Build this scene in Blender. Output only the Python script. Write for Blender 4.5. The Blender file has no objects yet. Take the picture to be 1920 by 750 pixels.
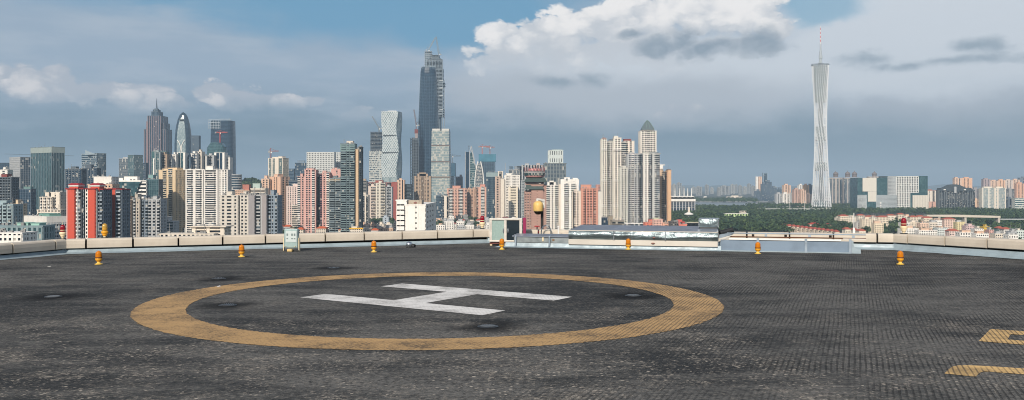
import bpy, math, random
import numpy as np
random.seed(11); rng = np.random.default_rng(11)
sc = bpy.context.scene
COL = sc.collection
R = math.radians
F = 1700.0           # focal length in pixels of the 1920-wide photograph
CZ = 75.0            # eye height above the city ground
ZR = CZ - 1.6        # roof deck level
HY = 348.0           # horizon row
SUN_EL, SUN_AZ = 30.0, 15.0   # elevation; light travels along +Y turned SUN_AZ towards +X

# ---------------------------------------------------------------- camera
cam = bpy.data.cameras.new("camera"); cam_o = bpy.data.objects.new("camera", cam); COL.objects.link(cam_o)
cam_o.location = (0, 0, CZ); cam_o.rotation_euler = (R(90), 0, 0)
cam.sensor_width = 36.0; cam.lens = F / 1920 * 36; cam.shift_y = -27 / 1920
cam.clip_start = 0.1; cam.clip_end = 90000
sc.camera = cam_o

# ---------------------------------------------------------------- colour management
sc.view_settings.view_transform = 'Standard'; sc.view_settings.look = 'None'
sc.view_settings.exposure = 0.0; sc.view_settings.gamma = 1.0; sc.view_settings.use_curve_mapping = False
sc.cycles.max_bounces = 6; sc.cycles.diffuse_bounces = 2; sc.cycles.glossy_bounces = 3
sc.cycles.transmission_bounces = 4; sc.cycles.volume_bounces = 0; sc.cycles.transparent_max_bounces = 6
sc.cycles.sample_clamp_indirect = 4.0
sc.cycles.use_denoising = True; sc.cycles.filter_width = 1.0

# ---------------------------------------------------------------- node helper
class G:
    def __init__(s, tree): s.t = tree; s.n = tree.nodes; s.l = tree.links
    def put(s, inp, v):
        if v is None: return
        if hasattr(v, 'is_output'): s.l.new(v, inp)
        else:
            if isinstance(v, (tuple, list)) and inp.type == 'RGBA' and len(v) == 3: v = (*v, 1)
            inp.default_value = v
    def node(s, kind, **kw):
        nd = s.n.new(kind)
        for k, v in kw.items(): setattr(nd, k, v)
        return nd
    def m(s, op, a, b=None, c=None, clamp=False):
        nd = s.node('ShaderNodeMath', operation=op, use_clamp=clamp)
        for i, v in enumerate((a, b, c)): s.put(nd.inputs[i], v)
        return nd.outputs[0]
    def vm(s, op, a, b=None):
        nd = s.node('ShaderNodeVectorMath', operation=op)
        s.put(nd.inputs[0], a); s.put(nd.inputs[1], b)
        return nd.outputs[0]
    def step(s, v, lo, hi, a=0.0, b=1.0):
        nd = s.node('ShaderNodeMapRange', interpolation_type='SMOOTHSTEP')
        for i, x in enumerate((v, lo, hi, a, b)): s.put(nd.inputs[i], x)
        return nd.outputs[0]
    def mix(s, f, a, b, blend='MIX'):
        nd = s.node('ShaderNodeMix', data_type='RGBA', blend_type=blend)
        s.put(nd.inputs[0], f); s.put(nd.inputs[6], a); s.put(nd.inputs[7], b)
        return nd.outputs[2]
    def noise(s, vec, scale, detail=4, rough=.55, dist=0.0):
        nd = s.node('ShaderNodeTexNoise'); s.put(nd.inputs['Vector'], vec)
        nd.inputs['Scale'].default_value = scale; nd.inputs['Detail'].default_value = detail
        nd.inputs['Roughness'].default_value = rough; nd.inputs['Distortion'].default_value = dist
        return nd.outputs[0]
    def xyz(s, x, y, z):
        nd = s.node('ShaderNodeCombineXYZ')
        for i, v in enumerate((x, y, z)): s.put(nd.inputs[i], v)
        return nd.outputs[0]
    def sep(s, v):
        nd = s.node('ShaderNodeSeparateXYZ'); s.put(nd.inputs[0], v); return nd.outputs

# ---------------------------------------------------------------- world: Nishita sky with cloud layers by direction
def make_world():
    w = bpy.data.worlds.new("World"); sc.world = w; w.use_nodes = True
    t = w.node_tree; t.nodes.clear(); g = G(t)
    STR = 0.1
    sky = g.node('ShaderNodeTexSky', sky_type='NISHITA'); sky.sun_disc = False
    sky.sun_elevation = R(SUN_EL); sky.sun_rotation = R(180 + SUN_AZ)
    sky.altitude = 80; sky.air_density = 1.0; sky.dust_density = 1.6; sky.ozone_density = 1.5
    base = g.vm('SCALE', sky.outputs[0]); base.node.inputs[3].default_value = STR   # now in display units
    tc = g.node('ShaderNodeTexCoord')
    d = g.vm('NORMALIZE', tc.outputs['Generated'])
    x, y, z = g.sep(d)
    az = g.m('ARCTAN2', x, y)
    hor = g.m('SQRT', g.m('ADD', g.m('MULTIPLY', x, x), g.m('MULTIPLY', y, y)))
    tel = g.m('DIVIDE', z, g.m('MAXIMUM', hor, .02))
    # one seamless noise space: direction with height stretched, so clouds lie flat
    nv = g.xyz(x, y, g.m('MULTIPLY', z, 1.7))
    nA = g.noise(nv, 11, 6, .58); nB = g.noise(g.vm('ADD', nv, (3.1, 7.7, 1.3)), 11, 6, .58)
    nL = g.noise(g.vm('ADD', nv, (9.1, 2.7, 5.3)), 4.5, 5, .5)
    nS = g.noise(g.xyz(x, y, g.m('MULTIPLY', z, 5.0)), 8, 5, .6)
    wa = g.m('SUBTRACT', nA, .5); wb = g.m('SUBTRACT', nB, .5)
    fb = g.m('SUBTRACT', g.noise(nv, 36, 5, .62), .5)
    jit = g.vm('ADD', nv, g.vm('SCALE', g.xyz(wa, wb, fb))); jit.node.inputs[1].links[0].from_node.inputs[3].default_value = .05
    vor = g.node('ShaderNodeTexVoronoi', feature='F1'); g.put(vor.inputs['Vector'], jit)
    vor.inputs['Scale'].default_value = 21; vor.inputs['Detail'].default_value = 2.5; vor.inputs['Roughness'].default_value = .55
    puff = g.m('SUBTRACT', .82, vor.outputs['Distance'])          # cauliflower heads
    def blobs(lst, k, kp=.0, kf=.0):
        a = g.m('MULTIPLY_ADD', wa, k / F, az); e = g.m('MULTIPLY_ADD', wb, k * .75 / F, tel); best = None
        for px, py, rx, ry in lst:
            ca = math.atan((px - 960) / F); ce = (HY - py) / F * math.cos(ca)
            u = g.m('MULTIPLY', g.m('SUBTRACT', a, ca), F / rx); v = g.m('MULTIPLY', g.m('SUBTRACT', e, ce), F / ry)
            q = g.m('SQRT', g.m('ADD', g.m('MULTIPLY', u, u), g.m('MULTIPLY', v, v)))
            q = g.m('SUBTRACT', 1.0, q)
            best = q if best is None else g.m('MAXIMUM', best, q)
        if kp: best = g.m('MULTIPLY_ADD', puff, kp, best)
        if kf: best = g.m('MULTIPLY_ADD', fb, kf, best)
        return best
    ty = lambda py: (HY - py) / F
    def band(e, py0, py1): return g.step(e, ty(py0), ty(py1))
    eL = g.m('MULTIPLY_ADD', wb, 70 / F, tel)
    SLATE = (.105, .205, .285); VEIL = (.33, .43, .55); BLUE = (.115, .33, .53); PALE = (.70, .745, .80)
    # high sky away from the frame: Nishita with scattered cloud
    cov = g.step(nL, .42, .66)
    high = g.mix(g.m('MULTIPLY', cov, .8), base, (.62, .66, .71))
    # cloud-bank sky near the horizon, all round
    low = g.mix(band(eL, 330, 130), SLATE, VEIL)
    low = g.mix(g.m('MULTIPLY', g.step(nS, .44, .70), .55), low, (.46, .53, .62))
    # the clear blue gaps
    gap = blobs([(620, -25, 640, 120), (860, 20, 260, 95), (1545, 15, 115, 40)], 130)
    low = g.mix(g.m('MULTIPLY', g.step(gap, -.02, .5), .95), low, g.mix(.88, base, BLUE))
    wisp = g.m('MULTIPLY', g.step(nS, .40, .66), g.step(blobs([(150, 60, 420, 130), (430, 95, 260, 60)], 80), .0, .7))
    low = g.mix(g.m('MULTIPLY', wisp, .6), low, (.40, .485, .585))
    # bright veil
    veil = blobs([(1800, 60, 460, 170), (1250, 150, 480, 110), (1600, 110, 280, 110)], 120)
    low = g.mix(g.m('MULTIPLY', g.step(veil, -.05, .55), .85), low, PALE)
    greyv = g.m('MULTIPLY', g.step(blobs([(1200, 195, 420, 75), (1000, 170, 260, 60), (1750, 215, 300, 50)], 110), 0, .6), .7)
    low = g.mix(greyv, low, (.42, .465, .53))
    gap2 = blobs([(1535, 12, 85, 42), (1500, -10, 60, 40)], 90, 0, .5)
    low = g.mix(g.m('MULTIPLY', g.step(gap2, -.05, .5), .85), low, g.mix(.8, base, (.25, .45, .60)))
    # great cumulus
    cum = blobs([(945, 62, 62, 36), (1010, 66, 95, 50), (1110, 50, 105, 50), (1210, 30, 120, 62), (1330, 25, 140, 70), (1410, 10, 70, 70), (1452, 52, 44, 32), (1436, -14, 70, 40), (1010, 104, 170, 38), (1230, 92, 270, 52)], 60, .75, .42)
    ca = g.m('MULTIPLY', g.step(cum, .02, .22), g.step(g.m('MULTIPLY_ADD', fb, .05, eL), ty(165), ty(70)))
    lit = g.m('ADD', g.m('MULTIPLY', puff, 1.1), g.m('MULTIPLY', g.m('SUBTRACT', eL, ty(95)), 9.0))
    ccol = g.mix(g.step(lit, -.35, .5), (.60, .635, .685), (.94, .92, .91))
    low = g.mix(ca, low, ccol)
    # shadowed cloud scraps
    dk = blobs([(1240, 88, 90, 30), (1330, 92, 110, 36), (1425, 82, 76, 44), (1185, 62, 52, 18), (1290, 80, 60, 36)], 80, .6, .7)
    low = g.mix(g.m('MULTIPLY', g.step(dk, -.0, .75), .85), low, g.mix(g.step(puff, -.3, .3), (.22, .30, .385), (.30, .375, .455)))
    dk2 = blobs([(1050, 150, 80, 17), (1105, 146, 48, 20), (1620, 112, 66, 24), (1700, 126, 90, 14), (1840, 92, 64, 22), (1790, 118, 180, 16)], 70, .5, .7)
    low = g.mix(g.m('MULTIPLY', g.step(dk2, -.05, .9), .8), low, (.25, .335, .415))
    # row of small cumulus on the bank
    sm = blobs([(35, 146, 62, 32), (0, 156, 52, 34), (120, 150, 62, 34), (165, 164, 76, 34), (75, 172, 70, 28), (265, 182, 80, 34), (330, 194, 50, 22), (405, 170, 62, 28), (460, 188, 86, 30), (530, 194, 56, 22), (600, 192, 38, 15), (665, 214, 48, 20), (1280, 214, 56, 24), (1320, 234, 36, 22)], 44, .8, .45)
    sa = g.m('MULTIPLY', g.step(sm, .02, .24), g.step(g.m('MULTIPLY_ADD', wb, .06, tel), ty(232), ty(182)))
    low = g.mix(g.m('MULTIPLY', sa, .92), low, g.mix(g.step(puff, -.25, .25), (.46, .50, .57), (.80, .77, .775)))
    # dark bank rising from the horizon
    bank = g.m('MULTIPLY', g.step(g.m('MULTIPLY_ADD', wa, .07, eL), ty(190), ty(300)), .85)
    low = g.mix(bank, low, g.mix(g.step(az, -.1, .55), SLATE, (.20, .285, .35)))
    col = g.mix(g.step(tel, .27, .6), low, high)
    bg = g.node('ShaderNodeBackground')
    sc1 = g.vm('SCALE', col); sc1.node.inputs[3].default_value = 1 / STR
    g.l.new(sc1, bg.inputs[0]); bg.inputs[1].default_value = STR
    out = g.node('ShaderNodeOutputWorld'); g.l.new(bg.outputs[0], out.inputs[0])
make_world()

sun = bpy.data.lights.new("sun", 'SUN'); sun.energy = 4.6; sun.angle = R(.53); sun.color = (1, .905, .79)
sun_o = bpy.data.objects.new("sun", sun); COL.objects.link(sun_o); sun_o.location = (-60, -200, 200)
sun_o.rotation_euler = (R(90 - SUN_EL), 0, -R(SUN_AZ))

# ---------------------------------------------------------------- materials
def S(r, g, b):
    f = lambda c: c / 12.92 if c <= .04045 else ((c + .055) / 1.055) ** 2.4
    return tuple(f(v / 255) for v in (r, g, b))
MATS = {}
def new_mat(name):
    m = bpy.data.materials.new(name); m.use_nodes = True; t = m.node_tree
    b = t.nodes['Principled BSDF']; return m, G(t), b
def wallmat(rgb, rough=.8, grime=.22, metal=0.0, scale=.18):
    """plaster, tile or concrete: base colour broken by blotches and vertical run-off streaks"""
    key = ('wall', rgb, rough, grime, metal, scale)
    if key in MATS: return MATS[key]
    m, g, b = new_mat('wall_paint'); c = S(*rgb)
    oc = g.node('ShaderNodeTexCoord').outputs['Object']
    n1 = g.noise(oc, scale, 5, .6)
    sx, sy, sz = g.sep(oc)
    n2 = g.noise(g.xyz(g.m('MULTIPLY', sx, 1.0), g.m('MULTIPLY', sy, 1.0), g.m('MULTIPLY', sz, .05)), .9, 4, .6)
    f = g.m('ADD', g.m('MULTIPLY', g.step(n1, .35, .75), grime), g.m('MULTIPLY', g.step(n2, .45, .8), grime * 1.2), clamp=True)
    dirt = tuple(v * k for v, k in zip(c, (.52, .50, .48)))
    g.put(b.inputs['Base Color'], g.mix(f, c, dirt))
    b.inputs['Roughness'].default_value = rough; b.inputs['Metallic'].default_value = metal
    MATS[key] = m; return m
GLASS = dict(dark=((14, 21, 27), (52, 60, 66)), blue=((30, 48, 62), (58, 84, 100)), teal=((38, 66, 72), (80, 112, 116)), green=((44, 76, 80), (78, 108, 110)),
             pale=((120, 138, 142), (176, 186, 184)), grey=((70, 82, 90), (112, 122, 128)), black=((16, 20, 24), (36, 42, 48)), navy=((24, 44, 62), (44, 72, 92)))
def glassmat(kind, cw=2.2, ch=3.0, rough=.12, lit=.12):
    """window glass seen from far: every pane its own tone, a few with pale curtains"""
    key = ('glass', kind, cw, ch, rough, lit)
    if key in MATS: return MATS[key]
    m, g, b = new_mat('window_glass'); lo, hi = (S(*c) for c in GLASS[kind])
    oc = g.node('ShaderNodeTexCoord').outputs['Object']; x, y, z = g.sep(oc)
    fl = lambda s, k: g.m('FLOOR', g.m('DIVIDE', s, k))
    cell = g.xyz(fl(g.m('ADD', x, .11), cw), fl(g.m('ADD', y, .13), cw), fl(g.m('ADD', z, .07), ch))
    wn = g.node('ShaderNodeTexWhiteNoise', noise_dimensions='3D'); g.put(wn.inputs['Vector'], cell)
    big = g.noise(oc, .03, 3, .5)
    col = g.mix(g.m('MULTIPLY', g.m('POWER', wn.outputs[0], 2.0), g.step(big, .2, .8, .5, 1.0)), lo, hi)
    col = g.mix(g.m('MULTIPLY', g.m('GREATER_THAN', wn.outputs[0], 1 - lit), .7), col, S(196, 190, 178))
    g.put(b.inputs['Base Color'], col)
    b.inputs['Roughness'].default_value = rough; b.inputs['Specular IOR Level'].default_value = .3 if kind in ('dark', 'black') else .55
    MATS[key] = m; return m
def plain(name, rgb, rough=.5, metal=0.0, grime=.15, scale=6.0, bump=0.0, bscale=40.0, coat=0.0):
    key = (name, rgb, rough, metal, grime, scale, bump)
    if key in MATS: return MATS[key]
    m, g, b = new_mat(name); c = S(*rgb)
    oc = g.node('ShaderNodeTexCoord').outputs['Object']
    n = g.noise(oc, scale, 6, .6)
    g.put(b.inputs['Base Color'], g.mix(g.m('MULTIPLY', g.step(n, .4, .75), grime * 2, clamp=True), c, tuple(v * .45 for v in c)))
    g.put(b.inputs['Roughness'], g.step(g.noise(oc, scale * 2.3, 4), .3, .7, max(.02, rough - .1), rough + .12))
    b.inputs['Metallic'].default_value = metal; b.inputs['Coat Weight'].default_value = coat
    if bump:
        bn = g.node('ShaderNodeBump'); bn.inputs['Strength'].default_value = bump; bn.inputs['Distance'].default_value = .02
        g.put(bn.inputs['Height'], g.noise(oc, bscale, 5)); g.l.new(bn.outputs[0], b.inputs['Normal'])
    MATS[key] = m; return m

# ---------------------------------------------------------------- mesh helper
UNIT = np.array([[0, 0, 0], [1, 0, 0], [1, 1, 0], [0, 1, 0], [0, 0, 1], [1, 0, 1], [1, 1, 1], [0, 1, 1]], float)
QUADS = np.array([[0, 3, 2, 1], [4, 5, 6, 7], [0, 1, 5, 4], [1, 2, 6, 5], [2, 3, 7, 6], [3, 0, 4, 7]])
class MB:
    """collects boxes and free polygons; build() links them as one mesh object"""
    def __init__(s): s.b = []; s.v = []; s.f = []
    def box(s, x0, x1, y0, y1, z0, z1):
        if x1 < x0: x0, x1 = x1, x0
        if y1 < y0: y0, y1 = y1, y0
        s.b.append((x0, y0, z0, x1 - x0, y1 - y0, z1 - z0)); return s
    def poly(s, verts, faces):
        o = len(s.v); s.v += [tuple(p) for p in verts]; s.f += [tuple(o + i for i in f) for f in faces]; return s
    def loft(s, rings, cap0=True, cap1=True, closed=True):
        n = len(rings[0]); vs = [p for r in rings for p in r]; fs = []
        for k in range(len(rings) - 1):
            for i in range(n if closed else n - 1):
                j = (i + 1) % n
                fs.append((k * n + i, k * n + j, (k + 1) * n + j, (k + 1) * n + i))
        if cap0: fs.append(tuple(range(n))[::-1])
        if cap1: fs.append(tuple((len(rings) - 1) * n + i for i in range(n)))
        return s.poly(vs, fs)
    def lathe(s, prof, n=16, c=(0, 0, 0)):
        return s.loft([[(c[0] + r * math.cos(2 * math.pi * i / n), c[1] + r * math.sin(2 * math.pi * i / n), c[2] + z) for i in range(n)] for r, z in prof])
    def tube(s, p, q, r0, r1=None, n=6):
        r1 = r0 if r1 is None else r1
        p = np.array(p, float); q = np.array(q, float); d = q - p; d /= max(np.linalg.norm(d), 1e-9)
        a = np.cross(d, (0, 0, 1) if abs(d[2]) < .9 else (1, 0, 0)); a /= np.linalg.norm(a); b = np.cross(d, a)
        an = [2 * math.pi * (i + .5) / n for i in range(n)]
        return s.loft([[tuple(p + r0 * (a * math.cos(t) + b * math.sin(t))) for t in an], [tuple(q + r1 * (a * math.cos(t) + b * math.sin(t))) for t in an]])
    def path(s, pts, r, n=6):
        for p, q in zip(pts, pts[1:]): s.tube(p, q, r, r, n)
        return s
    def prism(s, poly, z0, z1):
        return s.loft([[(x, y, z0) for x, y in poly], [(x, y, z1) for x, y in poly]])
    def mesh(s, name):
        V = []; Fs = []; sizes = []; nv = 0
        if s.b:
            B = np.array(s.b); V.append((B[:, None, :3] + UNIT[None] * B[:, None, 3:]).reshape(-1, 3))
            Fs.append((np.arange(len(B))[:, None, None] * 8 + QUADS[None]).reshape(-1)); sizes.append(np.full(len(B) * 6, 4)); nv = len(B) * 8
        if s.v:
            V.append(np.array(s.v, float)); Fs.append(np.array([i + nv for f in s.f for i in f])); sizes.append(np.array([len(f) for f in s.f]))
        V = np.concatenate(V); L = np.concatenate(Fs).astype(np.int32); Z = np.concatenate(sizes).astype(np.int32)
        me = bpy.data.meshes.new(name)
        me.vertices.add(len(V)); me.vertices.foreach_set('co', V.astype(np.float32).ravel())
        me.loops.add(len(L)); me.loops.foreach_set('vertex_index', L)
        me.polygons.add(len(Z)); me.polygons.foreach_set('loop_start', np.concatenate([[0], np.cumsum(Z)[:-1]]).astype(np.int32))
        try: me.polygons.foreach_set('loop_total', Z)
        except Exception: pass
        me.update(calc_edges=True); me.validate(); return me
    def build(s, name, mat, parent=None, loc=(0, 0, 0), rz=0.0, kind=None, smooth=False, label=None, bevel=0.0):
        if not s.b and not s.v: return None
        me = s.mesh(name); me.materials.append(mat)
        me.polygons.foreach_set('use_smooth', np.full(len(me.polygons), bool(smooth)))
        o = bpy.data.objects.new(name, me); COL.objects.link(o); o.location = loc; o.rotation_euler = (0, 0, rz)
        if parent: o.parent = parent
        if kind: o['kind'] = kind
        if label: o['label'] = label
        if bevel:
            bv = o.modifiers.new('edge', 'BEVEL'); bv.width = bevel; bv.segments = 2; bv.limit_method = 'ANGLE'; bv.harden_normals = False
        return o
def thing(name, label, cat, loc=(0, 0, 0), rz=0.0, group=None):
    o = bpy.data.objects.new(name, None); COL.objects.link(o); o.location = loc; o.rotation_euler = (0, 0, rz)
    o['label'] = label; o['category'] = cat
    if group: o['group'] = group
    return o
def copy_thing(root, loc, rz=None, label=None, group=None):
    r = root.copy(); COL.objects.link(r); r.location = loc
    if rz is not None: r.rotation_euler = (0, 0, rz)
    if label: r['label'] = label
    if group: r['group'] = group
    for ch in list(root.children):
        c = ch.copy(); COL.objects.link(c); c.parent = r
        for k in ch.children:
            e = k.copy(); COL.objects.link(e); e.parent = c
    return r
def P(px, py, Y): return ((px - 960) / F * Y, Y, CZ - (py - HY) / F * Y)
def deck(px, py):
    Y = F * 1.6 / (py - HY); return ((px - 960) / F * Y, Y)
# ================================================================ helipad roof
ROOF = [(-10.47, 21.25), (-.67, 25.3), (9.51, 22.57), (14.6, 13.6), (15.5, -9), (-15.5, -9), (-14.7, 9.0)]
DRAINS = [(100, 557), (410, 523), (427, 573), (625, 503), (915, 613), (1187, 555)]
GA = math.atan2(640, F)      # the rolled grooves run towards this bearing
def deck_coords(g):
    pos = g.node('ShaderNodeNewGeometry').outputs['Position']; x, y, z = g.sep(pos)
    across = g.m('SUBTRACT', g.m('MULTIPLY', x, math.cos(GA)), g.m('MULTIPLY', y, math.sin(GA)))
    along = g.m('ADD', g.m('MULTIPLY', x, math.sin(GA)), g.m('MULTIPLY', y, math.cos(GA)))
    return pos, x, y, across, along
def groove(g, pos, across, along):
    wob = g.m('MULTIPLY', g.m('SUBTRACT', g.noise(g.xyz(across, g.m('MULTIPLY', along, .35), 0.0), 2.2, 3), .5), .05)
    s = g.m('SINE', g.m('MULTIPLY', g.m('ADD', across, wob), 2 * math.pi / .047))
    brk = g.step(g.noise(g.xyz(g.m('MULTIPLY', across, 1.5), g.m('MULTIPLY', along, 1.1), 0.0), 1.0, 4), .3, .5)
    return g.m('MULTIPLY', g.step(s, .25, .95), brk)
def make_deck():
    m, g, b = new_mat('asphalt_deck')
    pos, x, y, ac, al = deck_coords(g)
    gr = groove(g, pos, ac, al)
    right = g.step(g.m('ADD', g.m('SUBTRACT', x, g.m('MULTIPLY', y, .02)), g.m('MULTIPLY', g.m('SUBTRACT', g.noise(pos, .5, 3), .5), 4.0)), -.6, 2.6, .16, 1.0)
    gr = g.m('MULTIPLY', g.m('MULTIPLY', gr, right), g.step(g.noise(pos, .9, 4, .6), .36, .62, .25, 1.0))
    big = g.noise(pos, .35, 5, .62); mid = g.noise(pos, 1.6, 6, .65); gr9 = g.noise(pos, 15, 7, .75); fine = g.noise(pos, 24, 5, .7); grit = g.noise(pos, 75, 3, .7)
    xs = g.noise(g.xyz(g.m('MULTIPLY', x, .5), g.m('MULTIPLY', y, 2.0), 0.0), 1.1, 6, .65)
    c = g.mix(g.step(g.m('ADD', g.m('MULTIPLY', big, .55), g.m('MULTIPLY', xs, .45)), .40, .60), S(50, 53, 55), S(106, 105, 102))
    c = g.mix(g.m('MULTIPLY', g.step(mid, .5, .75), .6), c, S(116, 112, 106))
    c = g.mix(g.m('MULTIPLY', g.step(gr9, .48, .64), .6), c, S(32, 34, 37)); c = g.mix(g.m('MULTIPLY', g.step(gr9, .48, .34), .55), c, S(134, 129, 121))
    c = g.mix(g.m('MULTIPLY', g.step(fine, .46, .68), .7), c, S(30, 33, 36))
    c = g.mix(g.m('MULTIPLY', g.step(grit, .55, .72), .5), c, S(132, 126, 118))
    # bare aggregate showing where the binder has worn off
    v = g.node('ShaderNodeTexVoronoi'); g.put(v.inputs['Vector'], pos); v.inputs['Scale'].default_value = 22
    worn = g.step(g.m('ADD', g.m('MULTIPLY', g.noise(pos, .8, 4, .6), .6), g.m('MULTIPLY', g.noise(pos, 5.5, 4, .6), .4)), .36, .56)
    near = g.step(g.m('ADD', y, g.m('MULTIPLY', g.m('SUBTRACT', big, .5), 7.0)), 13.0, 8.0, .10, 1.0)
    chip = g.m('MULTIPLY', g.m('GREATER_THAN', g.sep(v.outputs['Color'])[0], .72), g.step(g.m('MULTIPLY_ADD', fine, .9, v.outputs['Distance']), .80, .62))
    chip = g.m('MULTIPLY', g.m('MULTIPLY', chip, worn), near)
    c = g.mix(chip, c, g.mix(g.sep(v.outputs['Color'])[1], S(128, 122, 114), S(196, 186, 172)))
    v2 = g.node('ShaderNodeTexVoronoi'); g.put(v2.inputs['Vector'], g.vm('ADD', pos, (3.3, 1.7, 0.4))); v2.inputs['Scale'].default_value = 13
    pt = g.step(g.m('ADD', g.m('MULTIPLY', g.noise(g.vm('ADD', pos, (7.1, 2.2, 0.0)), 26, 6, .72), .8), g.m('MULTIPLY', mid, .2)), .53, .60)
    c = g.mix(g.m('MULTIPLY', g.m('MULTIPLY', g.m('MULTIPLY', pt, worn), near), .75), c, g.mix(g.sep(v2.outputs['Color'])[1], S(120, 114, 106), S(178, 169, 156)))
    c = g.mix(g.m('MULTIPLY', gr, .52), c, S(22, 24, 26))
    # damp sooty stains round the drains
    for px, py in DRAINS:
        X, Y = deck(px, py)
        dx = g.m('MULTIPLY', g.m('SUBTRACT', x, X), .8); dy = g.m('MULTIPLY', g.m('SUBTRACT', y, Y), .85)
        dd = g.m('SQRT', g.m('ADD', g.m('MULTIPLY', dx, dx), g.m('MULTIPLY', dy, dy)))
        dd = g.m('MULTIPLY_ADD', g.m('SUBTRACT', mid, .5), .7, dd)
        c = g.mix(g.step(dd, .5, .12, 0, .85), c, S(14, 15, 17))
    g.put(b.inputs['Base Color'], c)
    b.inputs['Roughness'].default_value = .93; b.inputs['Specular IOR Level'].default_value = .2
    bn = g.node('ShaderNodeBump'); bn.inputs['Strength'].default_value = .8; bn.inputs['Distance'].default_value = .018
    g.put(bn.inputs['Height'], g.m('SUBTRACT', g.m('ADD', g.m('MULTIPLY', fine, .8), g.m('MULTIPLY', grit, .5)), g.m('MULTIPLY', gr, .7)))
    g.l.new(bn.outputs[0], b.inputs['Normal'])
    o = MB().poly([(x, y, ZR) for x, y in reversed(ROOF)], [tuple(range(len(ROOF)))]).build('roof_deck', m); o['kind'] = 'structure'
    body = MB().prism([(x * .985, y * .985 - .1) for x, y in reversed(ROOF)], 0, ZR - .03).build('hospital_building', wallmat((180, 176, 168))); body['kind'] = 'structure'
make_deck()
def paint(name, rgb, wear, edge_dark=.6):
    m, g, b = new_mat(name); pos, x, y, ac, al = deck_coords(g); gr = groove(g, pos, ac, al)
    right = g.step(g.m('ADD', x, g.m('MULTIPLY', g.m('SUBTRACT', g.noise(pos, .5, 3), .5), 4.0)), -.6, 2.6, .25, 1.0)
    c = S(*rgb); n = g.noise(pos, 2.2, 6, .65); f = g.noise(pos, 30, 5, .7); k = g.noise(pos, 90, 3, .7)
    col = g.mix(g.step(n, .38, .72), c, tuple(v * .66 for v in c))
    col = g.mix(g.m('MULTIPLY', g.step(g.m('ADD', g.m('MULTIPLY', f, .6), g.m('MULTIPLY', n, .4)), .47, .62), wear), col, S(72, 62, 50))
    col = g.mix(g.m('MULTIPLY', g.step(k, .55, .7), wear * .7), col, S(70, 62, 52))
    col = g.mix(g.m('MULTIPLY', g.m('MULTIPLY', gr, right), .62), col, S(44, 38, 32))
    g.put(b.inputs['Base Color'], col); b.inputs['Roughness'].default_value = .8
    bn = g.node('ShaderNodeBump'); bn.inputs['Strength'].default_value = .5; bn.inputs['Distance'].default_value = .012
    g.put(bn.inputs['Height'], g.m('SUBTRACT', f, g.m('MULTIPLY', gr, .6))); g.l.new(bn.outputs[0], b.inputs['Normal'])
    return m
YEL = paint('ochre_marking_paint', (186, 150, 100), .85); YEL2 = paint('yellow_marking_paint', (218, 180, 118), .4); WHT = paint('white_marking_paint', (226, 224, 220), .35)
def flat(name, poly, mat, dz=.004, parent=None):
    return MB().poly([(x, y, ZR + dz) for x, y in poly], [tuple(range(len(poly)))]).build(name, mat, parent)
N = 720; rj = rng.normal(0, 1, N); cx, cy = -1.08, 12.75
def circ(r, j=.007): return [(cx + (r + rj[i] * j) * math.cos(2 * math.pi * i / N), cy + (r + rj[i] * j) * math.sin(2 * math.pi * i / N), ZR + .004) for i in range(N)]
o = MB().poly(circ(3.30) + circ(3.95), [(i, N + i, N + (i + 1) % N, (i + 1) % N) for i in range(N)]).build('landing_circle', YEL)
o['label'] = 'worn ochre landing circle painted on the dark roof deck around the white letter'; o['category'] = 'road marking'
ua = math.atan2(-.555, .83); uu = np.array((math.cos(ua), math.sin(ua))); vv = np.array((-uu[1], uu[0])); hc = np.array((-1.08, 12.98))
hp = [(-1.6, -1.11), (1.6, -1.11), (1.6, -.60), (.28, -.60), (.28, .60), (1.6, .60), (1.6, 1.11), (-1.6, 1.11), (-1.6, .60), (-.28, .60), (-.28, -.60), (-1.6, -.60)]
hw = [tuple(hc + a * uu + b_ * vv) + (ZR + .004,) for a, b_ in hp]
o = MB().poly(hw, [(0, 1, 2, 3, 10, 11), (3, 4, 9, 10), (4, 5, 6, 7, 8, 9)]).build('landing_letter', WHT)
o['label'] = 'white letter H painted inside the ochre circle'; o['category'] = 'road marking'
t1 = [deck(*p) for p in [(1835, 640), (1857, 617.5), (1925, 622), (1990, 626.5), (1990, 633), (1925, 629), (1895, 627), (1889, 637), (1925, 640), (1990, 645), (1990, 653), (1920, 647)]]
z = ZR + .004
o = MB().poly([(x, y, z) for x, y in t1], [(0, 1, 2, 6, 7), (2, 3, 4, 5, 6), (0, 7, 8, 11), (8, 9, 10, 11)][::-1]).build('weight_marking', YEL2)
o['label'] = 'squared end of a pale yellow painted figure with a dark notch'; o['category'] = 'road marking'
t2 = [deck(*p) for p in [(1771, 701), (1779, 693), (1786, 688), (1796, 686), (1815, 685.5), (1850, 687), (1925, 692), (2000, 697), (2000, 708), (1925, 703), (1860, 698), (1846, 697), (1838, 699), (1833, 703), (1829, 707)]]
o = MB().poly([(x, y, z) for x, y in t2], [tuple(range(15))[::-1]]).build('weight_marking', YEL2)
o['label'] = 'hooked pale yellow painted figure lying nearest the camera'; o['category'] = 'road marking'

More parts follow.
